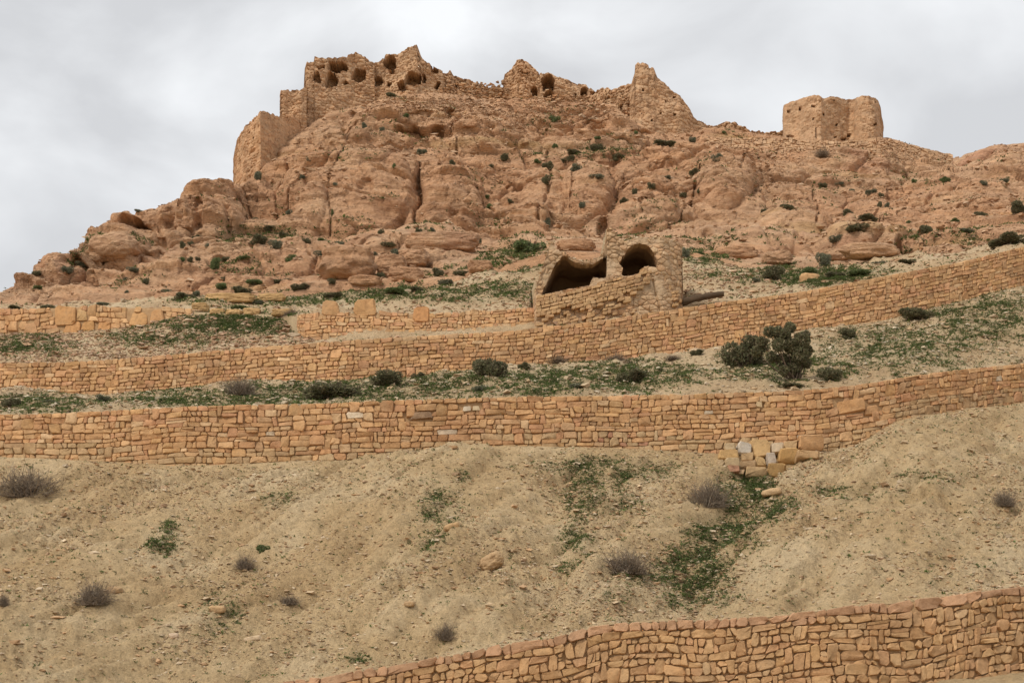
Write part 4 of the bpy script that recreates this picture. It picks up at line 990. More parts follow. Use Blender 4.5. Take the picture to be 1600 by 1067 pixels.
def build_vaults():
    VD = 1.1
    P = lambda a_, b_, c_: P_world(a_, b_, np.asarray(c_, float) - VD)
    vline = lambda pts_, k_: line([(a_, b_, c_ - VD + .16) for a_, b_, c_ in pts_], k_)
    root = empty('vaulted_ruin', Vector(P(950, 500, YB)))
    tag(root, 'small ruined stone building with two dark open barrel vaults above the terrace wall', 'ruin', kind='thing')
    org = np.array(root.location)
    vt = np.array(VTOP, float)
    step = .8
    u = np.arange(833, 1068.5, step)
    top = np.interp(u, vt[:, 0], vt[:, 1])
    rg = np.random.default_rng(3)
    top = top + 1.1 * rg.uniform(-1, 1, 400)[(u / 3).astype(int) % 400]
    bot = np.interp(u, [833, 845, 1065, 1069], [512, 514, 486, 484])
    Yf = np.interp(u, [833, 838, 1035, 1042, 1069], [61.2, 60.7, 61.5, 61.6, 62.4])
    nv = 190
    v = np.linspace(0, 1, nv)[:, None]
    py = bot + (top - bot) * v
    px = np.broadcast_to(u, py.shape)
    pos = P(px, py, np.broadcast_to(Yf, py.shape) + .35 * v)
    f1, f2, idn = worley(pos * np.array([1 / .34, 1 / .34, 1 / .22]), 44)
    mk = sstep(-.75, .0, perlin(pos * .8, 45))
    d = mk * (.11 * np.sqrt(np.clip(1 - f1 ** 2, 0, 1)) - .05 * (1 - sstep(0, .15, f2 - f1))) + .10 * fbm(pos * 1.3, 4, 46)
    # a vertical crack in the right-hand plaster
    d -= .12 * sstep(2.2, .5, seg_dist(px, py, [(1020, 438), (1024, 456), (1031, 484)])) + .05 * sstep(1.5, .4, seg_dist(px, py, [(990, 450), (989, 484)]))
    pos[..., 1] -= d
    cell = np.array(RT)[(idn % np.uint32(6)).astype(int)] * np.array([1.02, 1.04, 1.02])
    mk3 = (mk * sstep(0, .10, f2 - f1))[..., None] * .85
    fcol = np.array((.47, .345, .225)) * (1 - mk3) + cell * mk3
    jx = px + 1.0 * perlin(np.stack([px / 5, py / 5, px * 0], -1), 5); jy = py + .9 * perlin(np.stack([px / 5, py / 5, px * 0 + 3], -1), 6)
    hole = in_poly(jx, jy, OPEN_L) | in_poly(jx, jy, OPEN_R)
    fac = grid_faces(nv, len(u))
    fk = fac[~hole.ravel()[fac].any(1)]
    nV = nv * len(u)
    bk = pos.copy(); bk[..., 1] = np.broadcast_to(Yf, py.shape) + .35 * v + .55 - VD
    e = np.concatenate([fk[:, [0, 1]], fk[:, [1, 2]], fk[:, [2, 3]], fk[:, [3, 0]]])
    key = np.sort(e, 1); key = key[:, 0].astype(np.int64) * nV + key[:, 1]
    _, inv, cnt = np.unique(key, return_inverse=True, return_counts=True)
    be = e[cnt[inv] == 1]
    rim = np.stack([be[:, 1], be[:, 0], be[:, 0] + nV, be[:, 1] + nV], 1)
    allf = np.concatenate([fk, fk[:, ::-1] + nV, rim])
    fo = obj('facade', mesh_from('facade', np.concatenate([pos.reshape(-1, 3), bk.reshape(-1, 3)]) - org, allf, M_FACADE, sharp=50, tint=np.concatenate([fcol.reshape(-1, 3)] * 2)), root)
    # barrel vaults: inner skin, outer skin, back wall
    def vault(prof, depth, name, rise=.12):
        prof = np.array(prof, float)
        # resample and smooth
        t = np.linspace(0, 1, len(prof)); tt = np.linspace(0, 1, 40)
        pp = np.stack([np.interp(tt, t, prof[:, 0]), np.interp(tt, t, prof[:, 1])], -1)
        ring = P(pp[:, 0], pp[:, 1], 61.75)
        ks = np.linspace(0, 1, 26)
        rows = []
        for k in ks:
            rr = ring.copy(); rr[:, 1] += depth * k; rr[:, 2] += rise * depth * k
            rr += .10 * np.stack([perlin(rr * 1.2, 7), perlin(rr * 1.2, 8) * .3, perlin(rr * 1.2, 9)], -1)
            rows.append(rr)
        g = np.stack(rows)
        cen = g[-1].mean(0)
        verts = np.concatenate([g.reshape(-1, 3), cen[None]])
        quad = grid_faces(26, 40)
        i = np.arange(39) + 25 * 40
        fan = np.stack([i, i + 1, np.full(39, 26 * 40)], 1)
        close = np.array([[25 * 40, 25 * 40 + 39, 26 * 40]])
        me = mesh_from(name, verts - org, [quad, fan, close], M_VAULT)
        o = obj(name, me, root)
        return o
    vault([(843, 470), (846, 458), (852, 445), (861, 427), (869, 412), (878, 403), (887, 403), (900, 407), (914, 409), (928, 408), (940, 404), (948, 406), (953, 418), (954, 440), (954, 460)], 3.6, 'vault', .02)
    vault([(960, 445), (962, 425), (967, 409), (974, 396), (983, 386), (992, 381), (1001, 379), (1010, 381), (1018, 387), (1024, 396), (1029, 410), (1031, 430), (1031, 445)], 3.8, 'vault', .02)
    # earth and rubble roof running back into the hillside
    tl = P(u, top + 1.0, Yf + .5)
    rr = []
    for k in np.linspace(0, 1, 14):
        g_ = tl.copy(); g_[:, 1] += 6.5 * k; g_[:, 2] += .5 * np.sin(k * 3.1) * .6 + (np.mean(tl[:, 2]) + 1.0 - tl[:, 2]) * sstep(0, 1, k) * .6
        rr.append(g_)
    g_ = np.stack(rr); g_[1:, :, 2] += .12 * fbm(g_[1:] * 1.1, 3, 8)
    obj('roof', mesh_from('roof', g_.reshape(-1, 3) - org, grid_faces(14, len(u)), M_TERR, extra={'green': np.full(14 * len(u), .3)}), root)
    # vault floors
    for (a, b, yy) in ((845, 952, 462), (962, 1031, 440)):
        g = np.stack([P(np.array([a, b]), np.array([yy, yy - 5]), 61.6), P(np.array([a, b]), np.array([yy, yy - 5]), 61.6) + np.array([0, 4.8, .3])])
        obj('floor', mesh_from('floor', g.reshape(-1, 3) - org, np.array([[0, 1, 3, 2]]), M_CORE), root)
    # side wall of the right vault, and its flank running back
    fl = P(np.array([1066.5, 1066, 1064, 1060]), np.array([484, 450, 400, 383]), 63.0)
    rows = [fl + np.array([0, k, -.10 * k]) for k in np.linspace(0, 4.5, 12)]
    g = np.stack(rows); g += .08 * np.stack([perlin(g * 1.5, 3)] * 3, -1)
    obj('side_wall', mesh_from('side_wall', g.reshape(-1, 3) - org, grid_faces(12, 4), M_PLAST), root)
    fl = P(np.array([833.5, 836, 842, 852]), np.array([510, 470, 440, 405]), 61.2)
    g = np.stack([fl + np.array([0, k, 0]) for k in np.linspace(0, 4.5, 12)])
    obj('side_wall', mesh_from('side_wall', g.reshape(-1, 3) - org, grid_faces(12, 4), M_PLAST), root)
    # stone front below the openings
    FT = vline([(833, 464, 60.55), (845, 461, 60.5), (880, 456, 60.6), (905, 451, 60.7), (922, 447, 60.75), (940, 438, 60.85), (972, 433, 61.0), (998, 430, 61.15), (1004, 420, 61.2), (1014, 417, 61.25), (1028, 420, 61.3), (1040, 436, 61.4), (1052, 446, 61.6), (1067, 452, 62.4)], 3)
    FB = vline([(833, 512, 60.3), (845, 512, 60.25), (1065, 484, 61.2), (1069, 483, 62.3)], 3)
    FS = vline([(833, 452, 60.55), (880, 442, 60.6), (998, 414, 61.1), (1067, 402, 62.2)], 3)
    w = Wall(FS, FB, 838, 1064)
    rg = np.random.default_rng(9)
    stones = []
    d0 = 0.0
    while d0 < 2.4:
        h = rg.uniform(.11, .2)
        s = 0.0
        while s < w.L:
            cw = rg.uniform(.13, .42)
            cs = s + cw / 2
            dd = d0 + .04 * perlin(np.array([[cs * .8, d0 * 3, 1]]), 3)[0]
            if dd + h * .3 < w.h(cs):
                q = [w.pos(s, dd), w.pos(s + cw, dd + .02 * rg.normal()), w.pos(s + cw, dd + h), w.pos(s, dd + h)]
                c = np.mean(q, 0); ppx, ppy = proj(c)
                fr = (ppy - at(FT, ppx)[0])
                if fr < 1.5: s += cw; continue
                pl = .02 + .50 * sstep(22, 38, fr) + (.55 if ppx > 1015 else 0) + (.35 if 985 < ppx <= 1015 and fr > 10 else 0)
                if rg.random() > pl:
                    v, f = stone_geo(q, w.normal(cs), rg, rg.uniform(.02, .06), .25, .006, .25, .1)
                    t = stone_tint(rg) * .55 + np.array((.48, .33, .18)) * .45
                    stones.append((v, f, t))
            s += cw
        d0 += h
    add_stones(root, stones, M_STONE, 300, min_px=4)
    # stones along the broken crown
    n = 150
    xs = rg.uniform(836, 1066, n); ys = np.interp(xs, vt[:, 0], vt[:, 1]) + rg.uniform(-1, 3, n)
    ok = ys < 470
    pts = P(xs[ok], ys[ok], np.interp(xs[ok], [833, 1035, 1069], [61.2, 61.9, 63.4]) + rg.uniform(-.15, .3, ok.sum()))
    rubble(root, 'crown_rubble', pts, rg.uniform(.10, .26, ok.sum()), rg, M_GRAVEL, .8)
    return root
build_vaults()

# ------------------------------------------------------------------ loose stones and ground plants
def sample(S, n, rng, dens, x0=-190, x1=1800, y0=-50, y1=1120):
    """n points spread over a terrain sheet in proportion to its area and dens(px, py, green)"""
    pos = S['pos']
    a = pos[:-1, 1:] - pos[:-1, :-1]; b = pos[1:, :-1] - pos[:-1, :-1]
    ar = np.linalg.norm(np.cross(a, b), axis=-1)
    px, py = S['px'][:-1, :-1], S['py'][:-1, :-1]
    w = ar * dens(px, py, S['green'][:-1, :-1], pos[:-1, :-1]) * ((px > x0) & (px < x1) & (py > y0) & (py < y1))
    w = w.ravel() / w.sum()
    k = np.searchsorted(np.cumsum(w), rng.random(n)); k = np.minimum(k, len(w) - 1)
    j, i = np.divmod(k, pos.shape[1] - 1)
    fu, fv = rng.random((n, 1)), rng.random((n, 1))
    p = pos[j, i] * (1 - fu) * (1 - fv) + pos[j, i + 1] * fu * (1 - fv) + pos[j + 1, i] * (1 - fu) * fv + pos[j + 1, i + 1] * fu * fv
    return p, S['px'][j, i], S['py'][j, i]
def stuff(name, label, cat, v, f, mat, t, smooth=False):
    o = obj(name, mesh_from(name, v, f, mat, smooth=smooth, tint=t))
    return tag(o, label, cat, kind='stuff')
rng = np.random.default_rng(101)
PALE = np.array([(.56, .45, .31), (.60, .50, .36), (.50, .38, .25), (.54, .40, .26), (.47, .35, .23), (.62, .53, .40), (.52, .37, .22)])
PINK = np.array([(.47, .31, .20), (.51, .37, .25), (.45, .29, .19), (.54, .42, .29), (.42, .29, .20), (.50, .33, .20)])
def clus(pos, sc_, seed): return sstep(-.25, .5, perlin(pos * sc_, seed))
p, _, _ = sample(S1, 62000, rng, lambda x, y, g, q: .25 + 1.0 * clus(q, .35, 5) + 1.2 * g)
sz = np.clip(np.exp(rng.normal(-3.08, .55, len(p))), .02, .30)
stuff('gravel', 'small loose stones strewn over the bare slope', 'gravel', *[x for x in rocks(p, sz, rng, .65)[:2]], M_GRAVEL, rocks(p, sz, np.random.default_rng(1), .65)[2])
def scatter(name, label, cat, S, n, mu, sg, lo, hi, dens, pal, mat=None, seed=1, **kw):
    r_ = np.random.default_rng(seed)
    p, _, _ = sample(S, n, r_, dens, **kw)
    sz = np.clip(np.exp(r_.normal(mu, sg, len(p))), lo, hi)
    v, f, t = rocks(p, sz, r_, .65, pal)
    return stuff(name, label, cat, v, f, mat or M_GRAVEL, t)
scatter('rubble', 'pale loose stones among the green plants between the two long walls', 'rubble', S2, 14500, -2.35, .50, .04, .5, lambda x, y, g, q: .15 + clus(q, .5, 7) + .9 * g, PALE, seed=2)
scatter('rubble', 'bank of loose rubble under the rough wall with large blocks', 'rubble', S3, 8500, -2.15, .48, .05, .5, lambda x, y, g, q: np.where(x < 485, 1.0, .15), PINK, seed=3)
scatter('rubble', 'reddish scree and broken stones at the foot of the rock', 'rubble', S4, 11000, -2.2, .5, .05, .5, lambda x, y, g, q: .3 + clus(q, .3, 9) + .4 * g + 1.5 * ((x > 1065) & (x < 1230)) + 1.0 * ((x > 600) & (x < 845)), PINK, seed=4)
def hill_d(x, y, g, q):
    return .15 + 1.2 * clus(q, .16, 11) ** 2 + 5 * np.exp(-(((x - 870) / 120) ** 2 + ((y - 178) / 20) ** 2)) + 2.0 * np.exp(-(((x - 1180) / 60) ** 2 + ((y - 235) / 18) ** 2)) + 4 * np.exp(-(((x - 720) / 70) ** 2 + ((y - 162) / 16) ** 2)) + 1.0 * np.exp(-(((x - 950) / 60) ** 2 + ((y - 240) / 14) ** 2)) + 3 * np.exp(-(((x - 620) / 80) ** 2 + ((y - 160) / 14) ** 2))
scatter('rubble', 'broken stones caught on the ledges of the rock hill', 'rubble', HILL, 15000, -1.6, .50, .08, .9, hill_d, np.array([(.46, .29, .18), (.50, .33, .21), (.43, .27, .165), (.52, .36, .235)]), M_RUIN, seed=5)

def leaf_clumps(p, size, rng, nl, col, spread=.9, up=.55, wid=.26):
    n = len(p)
    th = rng.uniform(0, 2 * np.pi, (n, nl)); el = rng.uniform(.1, 1.3, (n, nl)) * up + .1
    ln = size[:, None] * rng.uniform(.5, 1.1, (n, nl))
    dr = np.stack([np.cos(th) * np.cos(el), np.sin(th) * np.cos(el), np.sin(el)], -1)
    sd = np.stack([-np.sin(th), np.cos(th), rng.normal(size=th.shape) * .4], -1)
    b = p[:, None] + (rng.normal(size=(n, nl, 3)) * np.array([1, 1, .12])) * (size * spread * .5)[:, None, None]
    tip = b + dr * ln[..., None]
    mid = b + dr * (ln * .5)[..., None]
    v = np.stack([b - sd * (ln * wid)[..., None], b + sd * (ln * wid)[..., None], tip], 2).reshape(-1, 3)
    f = np.arange(n * nl * 3).reshape(-1, 3)
    c = col[rng.integers(0, len(col), n)][:, None] * rng.uniform(.55, 1.15, (n, nl, 1))
    return v, f, np.repeat(c.reshape(-1, 3), 3, 0)
GCOL = np.array([(.135, .185, .055), (.155, .20, .065), (.115, .16, .055), (.185, .20, .085), (.15, .165, .075)])
def plants(name, label, S, n, s0, s1, dens, seed, **kw):
    r_ = np.random.default_rng(seed)
    p, _, _ = sample(S, n, r_, dens, **kw)
    v, f, t = leaf_clumps(p, r_.uniform(s0, s1, n), r_, 5, GCOL)
    stuff(name, label, 'ground cover', v, f, M_LEAF, t)
gd = lambda x, y, g, q: .012 + np.clip(g - .15, 0, 1) ** 1.2 * (.15 + clus(q, 1.1, 3) + .6 * clus(q, 3.0, 4))
plants('ground_cover', 'low green plants in the gullies of the bare slope', S1, 21000, .04, .11, gd, 11)
plants('ground_cover', 'low green plants on the strip between the two long walls', S2, 50000, .05, .14, gd, 12)
plants('ground_cover', 'green plants growing through the rubble bank on the left', S3, 12000, .06, .15, gd, 13)
plants('ground_cover', 'green plants along the foot of the rock', S4, 18000, .07, .20, gd, 14)

def hill_green(x, y, g, q):
    bench = sstep(330, 380, y) * .8 + .25
    return bench * sstep(.05, .5, perlin(q * .22, 23)) * (.1 + clus(q, 1.2, 24)) + 1.5 * np.clip(g - .2, 0, 1)
plants('ground_cover', 'small tufts of plants on the ledges of the rock hill', HILL, 9000, .10, .30, hill_green, 15)
# ------------------------------------------------------------------ shrubs
def lobes_leaves(lobes, n, leaf, rng, col, elong=1.0):
    lobes = np.array(lobes, float)            # x y z r  (unit box: width 1, height 1)
    w = lobes[:, 3] ** 2; w /= w.sum()
    k = rng.choice(len(lobes), n, p=w)
    d = rng.normal(size=(n, 3)); d /= np.linalg.norm(d, axis=1, keepdims=True)
    rr = lobes[k, 3] * rng.uniform(.35, 1.08, n) ** .5
    c = lobes[k, :3] + d * rr[:, None]
    c[:, 2] = np.abs(c[:, 2]) + .0
    a = d * .8 + rng.normal(size=(n, 3)) * .8; a /= np.linalg.norm(a, axis=1, keepdims=True)
    b = np.cross(a, rng.normal(size=(n, 3))); b /= np.linalg.norm(b, axis=1, keepdims=True) + 1e-9
    ln = leaf * rng.uniform(.6, 1.4, n)[:, None]
    v = np.stack([c - a * ln * .5 * elong, c + b * ln * .32, c + a * ln * .5 * elong, c - b * ln * .32], 1).reshape(-1, 3)
    i = np.arange(n)[:, None] * 4
    f = np.concatenate([i + np.array([[0, 1, 2]]), i + np.array([[0, 2, 3]])])
    cl = col[rng.integers(0, len(col), n)] * rng.uniform(.6, 1.35, (n, 1))
    return v, f, np.repeat(cl, 4, 0)
def tubes(paths, radii, rng, col):
    """three-sided tapering twigs; paths (n, m, 3), radii (n, m)"""
    n, m = paths.shape[:2]
    t = np.gradient(paths, axis=1); t /= np.linalg.norm(t, axis=-1, keepdims=True) + 1e-9
    r0 = rng.normal(size=(n, 1, 3)); a = np.cross(t, r0); a /= np.linalg.norm(a, axis=-1, keepdims=True) + 1e-9
    b = np.cross(t, a)
    ang = np.array([0, 2.094, 4.189])
    v = paths[:, :, None] + (a[:, :, None] * np.cos(ang)[None, None, :, None] + b[:, :, None] * np.sin(ang)[None, None, :, None]) * radii[:, :, None, None]
    base = (np.arange(n) * m * 3)[:, None, None]
    fs = []
    for k in range(m - 1):
        for q in range(3):
            i0 = k * 3 + q; i1 = k * 3 + (q + 1) % 3
            fs.append(np.array([i0, i1, i1 + 3, i0 + 3]))
    f = (np.array(fs)[None] + base).reshape(-1, 4)
    c = col[rng.integers(0, len(col), n)] * rng.uniform(.7, 1.3, (n, 1))
    return v.reshape(-1, 3), f, np.repeat(c, m * 3, 0)
def twig_paths(n, rng, lo=.35, hi=1.0, flat=.8, curl=.25, start=0.06):
    th = rng.uniform(0, 2 * np.pi, n); el = rng.uniform(.10, 1.45, n)
    ln_mod = 1 + .35 * np.sin(th * 2 + rng.uniform(0, 6)) * np.cos(el) + .15 * np.sin(th * 5 + rng.uniform(0, 6))
    d = np.stack([np.cos(th) * np.cos(el) * .5, np.sin(th) * np.cos(el) * .5, np.sin(el) * 1.0 * flat], -1)
    ln = rng.uniform(lo, hi, n) * ln_mod
    ts = np.linspace(0, 1, 4)
    p = d[:, None] * (ln[:, None] * ts)[..., None]
    p += np.cumsum(rng.normal(size=(n, 4, 3)) * np.array([1, 1, .6]) * curl * .12, axis=1) * ts[None, :, None]
    p[..., :2] += rng.normal(size=(n, 1, 2)) * start
    p[..., 2] = np.maximum(p[..., 2], .0)
    return p
C_DARK = np.array([(.165, .160, .085), (.19, .175, .095), (.145, .15, .08), (.21, .175, .11)])
C_GREEN = np.array([(.165, .215, .085), (.19, .235, .09), (.145, .19, .085), (.205, .215, .105)])
C_GREY = np.array([(.215, .215, .145), (.19, .20, .125), (.24, .22, .16), (.175, .185, .11)])
C_DRY = np.array([(.23, .18, .135), (.19, .15, .115), (.28, .225, .165), (.24, .18, .125)])
C_BARK = np.array([(.14, .10, .07), (.11, .08, .055)])
def lobes_rand(rng, n, rmin=.16, rmax=.30, h=.62):
    out = [(0, 0, .28, .27)]
    for k in range(n):
        th = rng.uniform(0, 6.28); rad = rng.uniform(.1, .36)
        out.append((math.cos(th) * rad, math.sin(th) * rad, rng.uniform(.10, h) * (1 - rad * .6), rng.uniform(rmin, rmax)))
    return out
TPL = {}
for kind, col, n, leaf in (('dark', C_DARK, 4200, .050), ('green', C_GREEN, 4200, .052), ('grey', C_GREY, 3600, .048)):
    for q in range(3):
        r_ = np.random.default_rng(500 + q + len(kind) * 17)
        v, f, t = lobes_leaves(lobes_rand(r_, 10, .11, .24), n, leaf, r_, col, 1.5)
        pth = twig_paths(70, r_, .45, 1.0, .85)
        tv, tf, tt = tubes(pth, np.linspace(.010, .004, 4)[None] * np.ones((70, 1)), r_, C_BARK)
        TPL[kind, q] = (mesh_from('foliage', v, f, M_LEAF, smooth=False, tint=t), mesh_from('stems', tv, tf, M_TWIG, tint=tt))
for q in range(3):
    r_ = np.random.default_rng(900 + q)
    pth = twig_paths(520, r_, .30, .95, .85, .7, .15)
    tv, tf, tt = tubes(pth, np.linspace(.0075, .0035, 4)[None] * np.ones((520, 1)), r_, C_DRY)
    e = pth[:, 2] 
    sub = np.stack([e + (pth[:, 3] - e) * 0 + r_.normal(size=e.shape) * .0, e + r_.normal(size=e.shape) * .05, e + (pth[:, 3] - e) * .5 + r_.normal(size=e.shape) * .07, e + (pth[:, 3] - e) * .9 + r_.normal(size=e.shape) * .10], 1)
    sub[..., 2] = np.maximum(sub[..., 2], 0)
    sv, sf, st = tubes(sub, np.linspace(.004, .0025, 4)[None] * np.ones((520, 1)), r_, C_DRY)
    TPL['dry', q] = (mesh_from('twigs', np.concatenate([tv, sv]), np.concatenate([tf, sf + len(tv)]), M_TWIG, tint=np.concatenate([tt, st])), None)

ORD = ['first', 'second', 'third', 'fourth', 'fifth', 'sixth', 'seventh', 'eighth', 'ninth', 'tenth', 'eleventh', 'twelfth', 'thirteenth', 'fourteenth', 'fifteenth', 'sixteenth']
ADJ = {'dark': 'dark green', 'green': 'green', 'grey': 'grey-green', 'dry': 'dry brown'}
ZONES = {
 'lc': 'beside the left caves', 'lb': 'on the ledges below the left caves', 'lf': 'above the rough wall at left',
 'mc': 'on the cliff below the main fort', 'mb': 'on the bench below the cliff', 'mf': 'in the strip left of the vaults',
 'rm': 'on the ledges below the middle ruin', 'rp': 'around the foot of the pointed wall', 'cc': 'on the broken rock right of the cliff', 'ct': 'on the rocks below the squat tower',
 're': 'on the rocks at the far right', 'rf': 'below the rock right of the vaults', 'w3': 'at the base of the tall wall', 'w2': 'just above the long coursed wall',
}
SHRUBS = [  # cx, cy, w, h, kind, zone
 (65, 425, 28, 13, 'dark', 'lc'), (101, 422, 24, 14, 'grey', 'lc'), (125, 414, 20, 10, 'grey', 'lc'), (216, 328, 13, 6, 'grey', 'lc'), (285, 383, 12, 13, 'dark', 'lc'), (297, 380, 10, 9, 'dark', 'lc'), (307, 372, 13, 10, 'dark', 'lc'), (327, 388, 18, 16, 'grey', 'lc'),
 (58, 445, 20, 7, 'green', 'lb'), (208, 420, 20, 9, 'grey', 'lb'), (227, 421, 18, 11, 'dark', 'lb'), (228, 437, 13, 11, 'dark', 'lb'), (256, 415, 16, 10, 'grey', 'lb'), (283, 405, 12, 9, 'green', 'lb'), (296, 405, 11, 10, 'dark', 'lb'), (308, 405, 10, 7, 'dark', 'lb'), (337, 412, 15, 22, 'green', 'lb'), (354, 404, 18, 9, 'dark', 'lb'), (383, 402, 22, 8, 'green', 'lb'), (348, 436, 9, 9, 'dark', 'lb'), (177, 436, 7, 7, 'grey', 'lb'), (195, 435, 9, 6, 'grey', 'lb'),
 (22, 479, 34, 8, 'dark', 'lf'), (70, 477, 26, 9, 'dark', 'lf'), (160, 471, 22, 6, 'grey', 'lf'), (198, 459, 9, 6, 'grey', 'lf'), (262, 455, 20, 10, 'grey', 'lf'), (285, 462, 38, 18, 'dark', 'lf'), (308, 456, 16, 10, 'grey', 'lf'), (345, 447, 26, 14, 'green', 'lf'), (375, 452, 40, 16, 'dark', 'lf'), (398, 440, 34, 14, 'green', 'lf'), (400, 472, 20, 9, 'grey', 'lf'), (372, 478, 34, 8, 'green', 'lf'),
 (612, 145, 15, 9, 'dark', 'mc'), (569, 197, 11, 12, 'grey', 'mc'), (596, 201, 9, 9, 'grey', 'mc'), (635, 180, 9, 8, 'green', 'mc'), (658, 236, 15, 12, 'grey', 'mc'), (482, 250, 10, 10, 'grey', 'mc'), (471, 275, 10, 8, 'grey', 'mc'), (402, 274, 15, 17, 'grey', 'mc'), (525, 288, 8, 8, 'grey', 'mc'), (706, 255, 13, 11, 'dark', 'mc'), (616, 259, 7, 9, 'green', 'mc'), (450, 330, 12, 10, 'grey', 'mc'), (518, 333, 5, 16, 'green', 'mc'),
 (400, 343, 12, 10, 'dark', 'mb'), (416, 358, 28, 12, 'dark', 'mb'), (404, 372, 26, 18, 'dark', 'mb'), (432, 378, 24, 18, 'grey', 'mb'), (443, 368, 22, 14, 'dark', 'mb'), (478, 376, 16, 12, 'dark', 'mb'), (505, 375, 20, 7, 'green', 'mb'), (536, 382, 22, 15, 'grey', 'mb'), (510, 396, 42, 12, 'grey', 'mb'), (452, 404, 24, 15, 'green', 'mb'), (503, 414, 10, 12, 'grey', 'mb'), (594, 362, 12, 11, 'dark', 'mb'), (609, 382, 36, 14, 'dark', 'mb'), (620, 395, 20, 16, 'grey', 'mb'), (583, 397, 15, 9, 'grey', 'mb'), (652, 361, 12, 13, 'dark', 'mb'),
 (676, 359, 10, 11, 'grey', 'mf'), (749, 377, 10, 13, 'dark', 'mf'), (654, 405, 12, 12, 'green', 'mf'), (684, 425, 20, 16, 'dark', 'mf'), (595, 430, 16, 12, 'dark', 'mf'), (519, 438, 14, 11, 'dark', 'mf'), (722, 424, 30, 13, 'dark', 'mf'), (440, 440, 28, 12, 'dark', 'mf'), (470, 447, 36, 14, 'dark', 'mf'), (520, 460, 34, 11, 'dark', 'mf'), (560, 456, 36, 14, 'green', 'mf'), (610, 452, 44, 14, 'green', 'mf'), (650, 450, 34, 12, 'dark', 'mf'), (700, 440, 34, 12, 'grey', 'mf'),
 (866, 185, 17, 14, 'green', 'rm'), (788, 245, 24, 15, 'dark', 'rm'), (765, 260, 12, 8, 'dark', 'rm'), (886, 248, 24, 15, 'dark', 'rm'), (897, 238, 28, 9, 'dark', 'rm'), (934, 230, 26, 13, 'dark', 'rm'), (970, 244, 22, 16, 'dark', 'rm'), (933, 216, 12, 7, 'green', 'rm'), (857, 256, 16, 15, 'dark', 'rm'), (840, 252, 14, 8, 'green', 'rm'), (899, 262, 18, 12, 'grey', 'rm'), (866, 228, 10, 9, 'green', 'rm'), (843, 240, 12, 6, 'green', 'rm'),
 (960, 208, 14, 8, 'dark', 'rp'), (993, 207, 8, 9, 'green', 'rp'), (1040, 219, 36, 13, 'dark', 'rp'), (1083, 217, 15, 10, 'grey', 'rp'), (1131, 207, 12, 7, 'green', 'rp'), (973, 213, 9, 5, 'grey', 'rp'),
 (932, 275, 28, 12, 'grey', 'cc'), (852, 281, 14, 18, 'dark', 'cc'), (1017, 291, 14, 12, 'dark', 'cc'), (992, 299, 10, 12, 'dark', 'cc'), (1067, 304, 14, 10, 'dark', 'cc'), (1092, 298, 10, 11, 'dark', 'cc'), (975, 312, 14, 9, 'dark', 'cc'), (765, 324, 16, 11, 'green', 'cc'), (776, 336, 18, 12, 'green', 'cc'), (798, 315, 10, 9, 'dark', 'cc'), (762, 309, 10, 8, 'green', 'cc'), (910, 321, 12, 12, 'grey', 'cc'), (1040, 277, 16, 7, 'grey', 'cc'), (826, 383, 54, 26, 'green', 'cc'), (852, 345, 12, 22, 'grey', 'cc'),
 (1284, 240, 24, 15, 'dry', 'ct'), (1287, 287, 16, 9, 'dark', 'ct'), (1310, 286, 14, 7, 'grey', 'ct'), (1122, 247, 17, 16, 'grey', 'ct'), (1084, 265, 16, 11, 'dark', 'ct'), (1232, 321, 20, 12, 'dark', 'ct'), (1194, 329, 11, 8, 'dark', 'ct'), (1376, 317, 10, 11, 'dark', 'ct'), (1388, 316, 9, 10, 'grey', 'ct'), (1362, 299, 16, 10, 'grey', 'ct'), (1377, 304, 10, 10, 'dark', 'ct'), (1333, 298, 10, 9, 'grey', 'ct'), (1428, 279, 9, 7, 'green', 'ct'), (1325, 332, 20, 14, 'dark', 'ct'),
 (1475, 278, 16, 10, 'green', 're'), (1514, 268, 17, 8, 'green', 're'), (1537, 285, 14, 10, 'grey', 're'), (1573, 279, 16, 8, 'grey', 're'), (1536, 335, 22, 14, 'dark', 're'), (1590, 324, 28, 22, 'dark', 're'), (1450, 357, 19, 18, 'dark', 're'), (1495, 344, 13, 7, 'green', 're'), (1580, 369, 60, 20, 'dark', 're'), (1510, 360, 24, 8, 'grey', 're'), (1464, 346, 10, 7, 'green', 're'), (1421, 343, 7, 6, 'green', 're'),
 (1355, 340, 44, 13, 'dark', 'rf'), (1337, 357, 46, 16, 'dark', 'rf'), (1310, 372, 30, 14, 'grey', 'rf'), (1290, 402, 26, 26, 'grey', 'rf'), (1205, 425, 42, 28, 'dark', 'rf'), (1266, 424, 38, 18, 'green', 'rf'), (1305, 428, 34, 16, 'dark', 'rf'), (1340, 426, 40, 12, 'green', 'rf'), (1420, 409, 44, 9, 'dark', 'rf'), (1375, 411, 28, 9, 'grey', 'rf'), (1090, 398, 32, 14, 'green', 'rf'), (1070, 394, 14, 18, 'grey', 'rf'), (1223, 397, 12, 9, 'green', 'rf'), (1180, 437, 14, 9, 'grey', 'rf'),
 (820, 572, 20, 14, 'dark', 'w3'), (870, 559, 32, 14, 'dry', 'w3'), (965, 561, 34, 17, 'dry', 'w3'), (1053, 560, 20, 9, 'dry', 'w3'), (1090, 552, 20, 11, 'dark', 'w3'), (1326, 522, 26, 20, 'dark', 'w3'), (655, 588, 24, 14, 'dark', 'w3'), (750, 605, 26, 14, 'grey', 'w3'),
 (14, 627, 30, 22, 'dark', 'w2'), (160, 622, 26, 12, 'grey', 'w2'), (990, 586, 62, 26, 'dark', 'w2'), (905, 600, 30, 12, 'grey', 'w2'), (1240, 600, 44, 12, 'dark', 'w2'), (80, 630, 40, 12, 'grey', 'w2'),
]
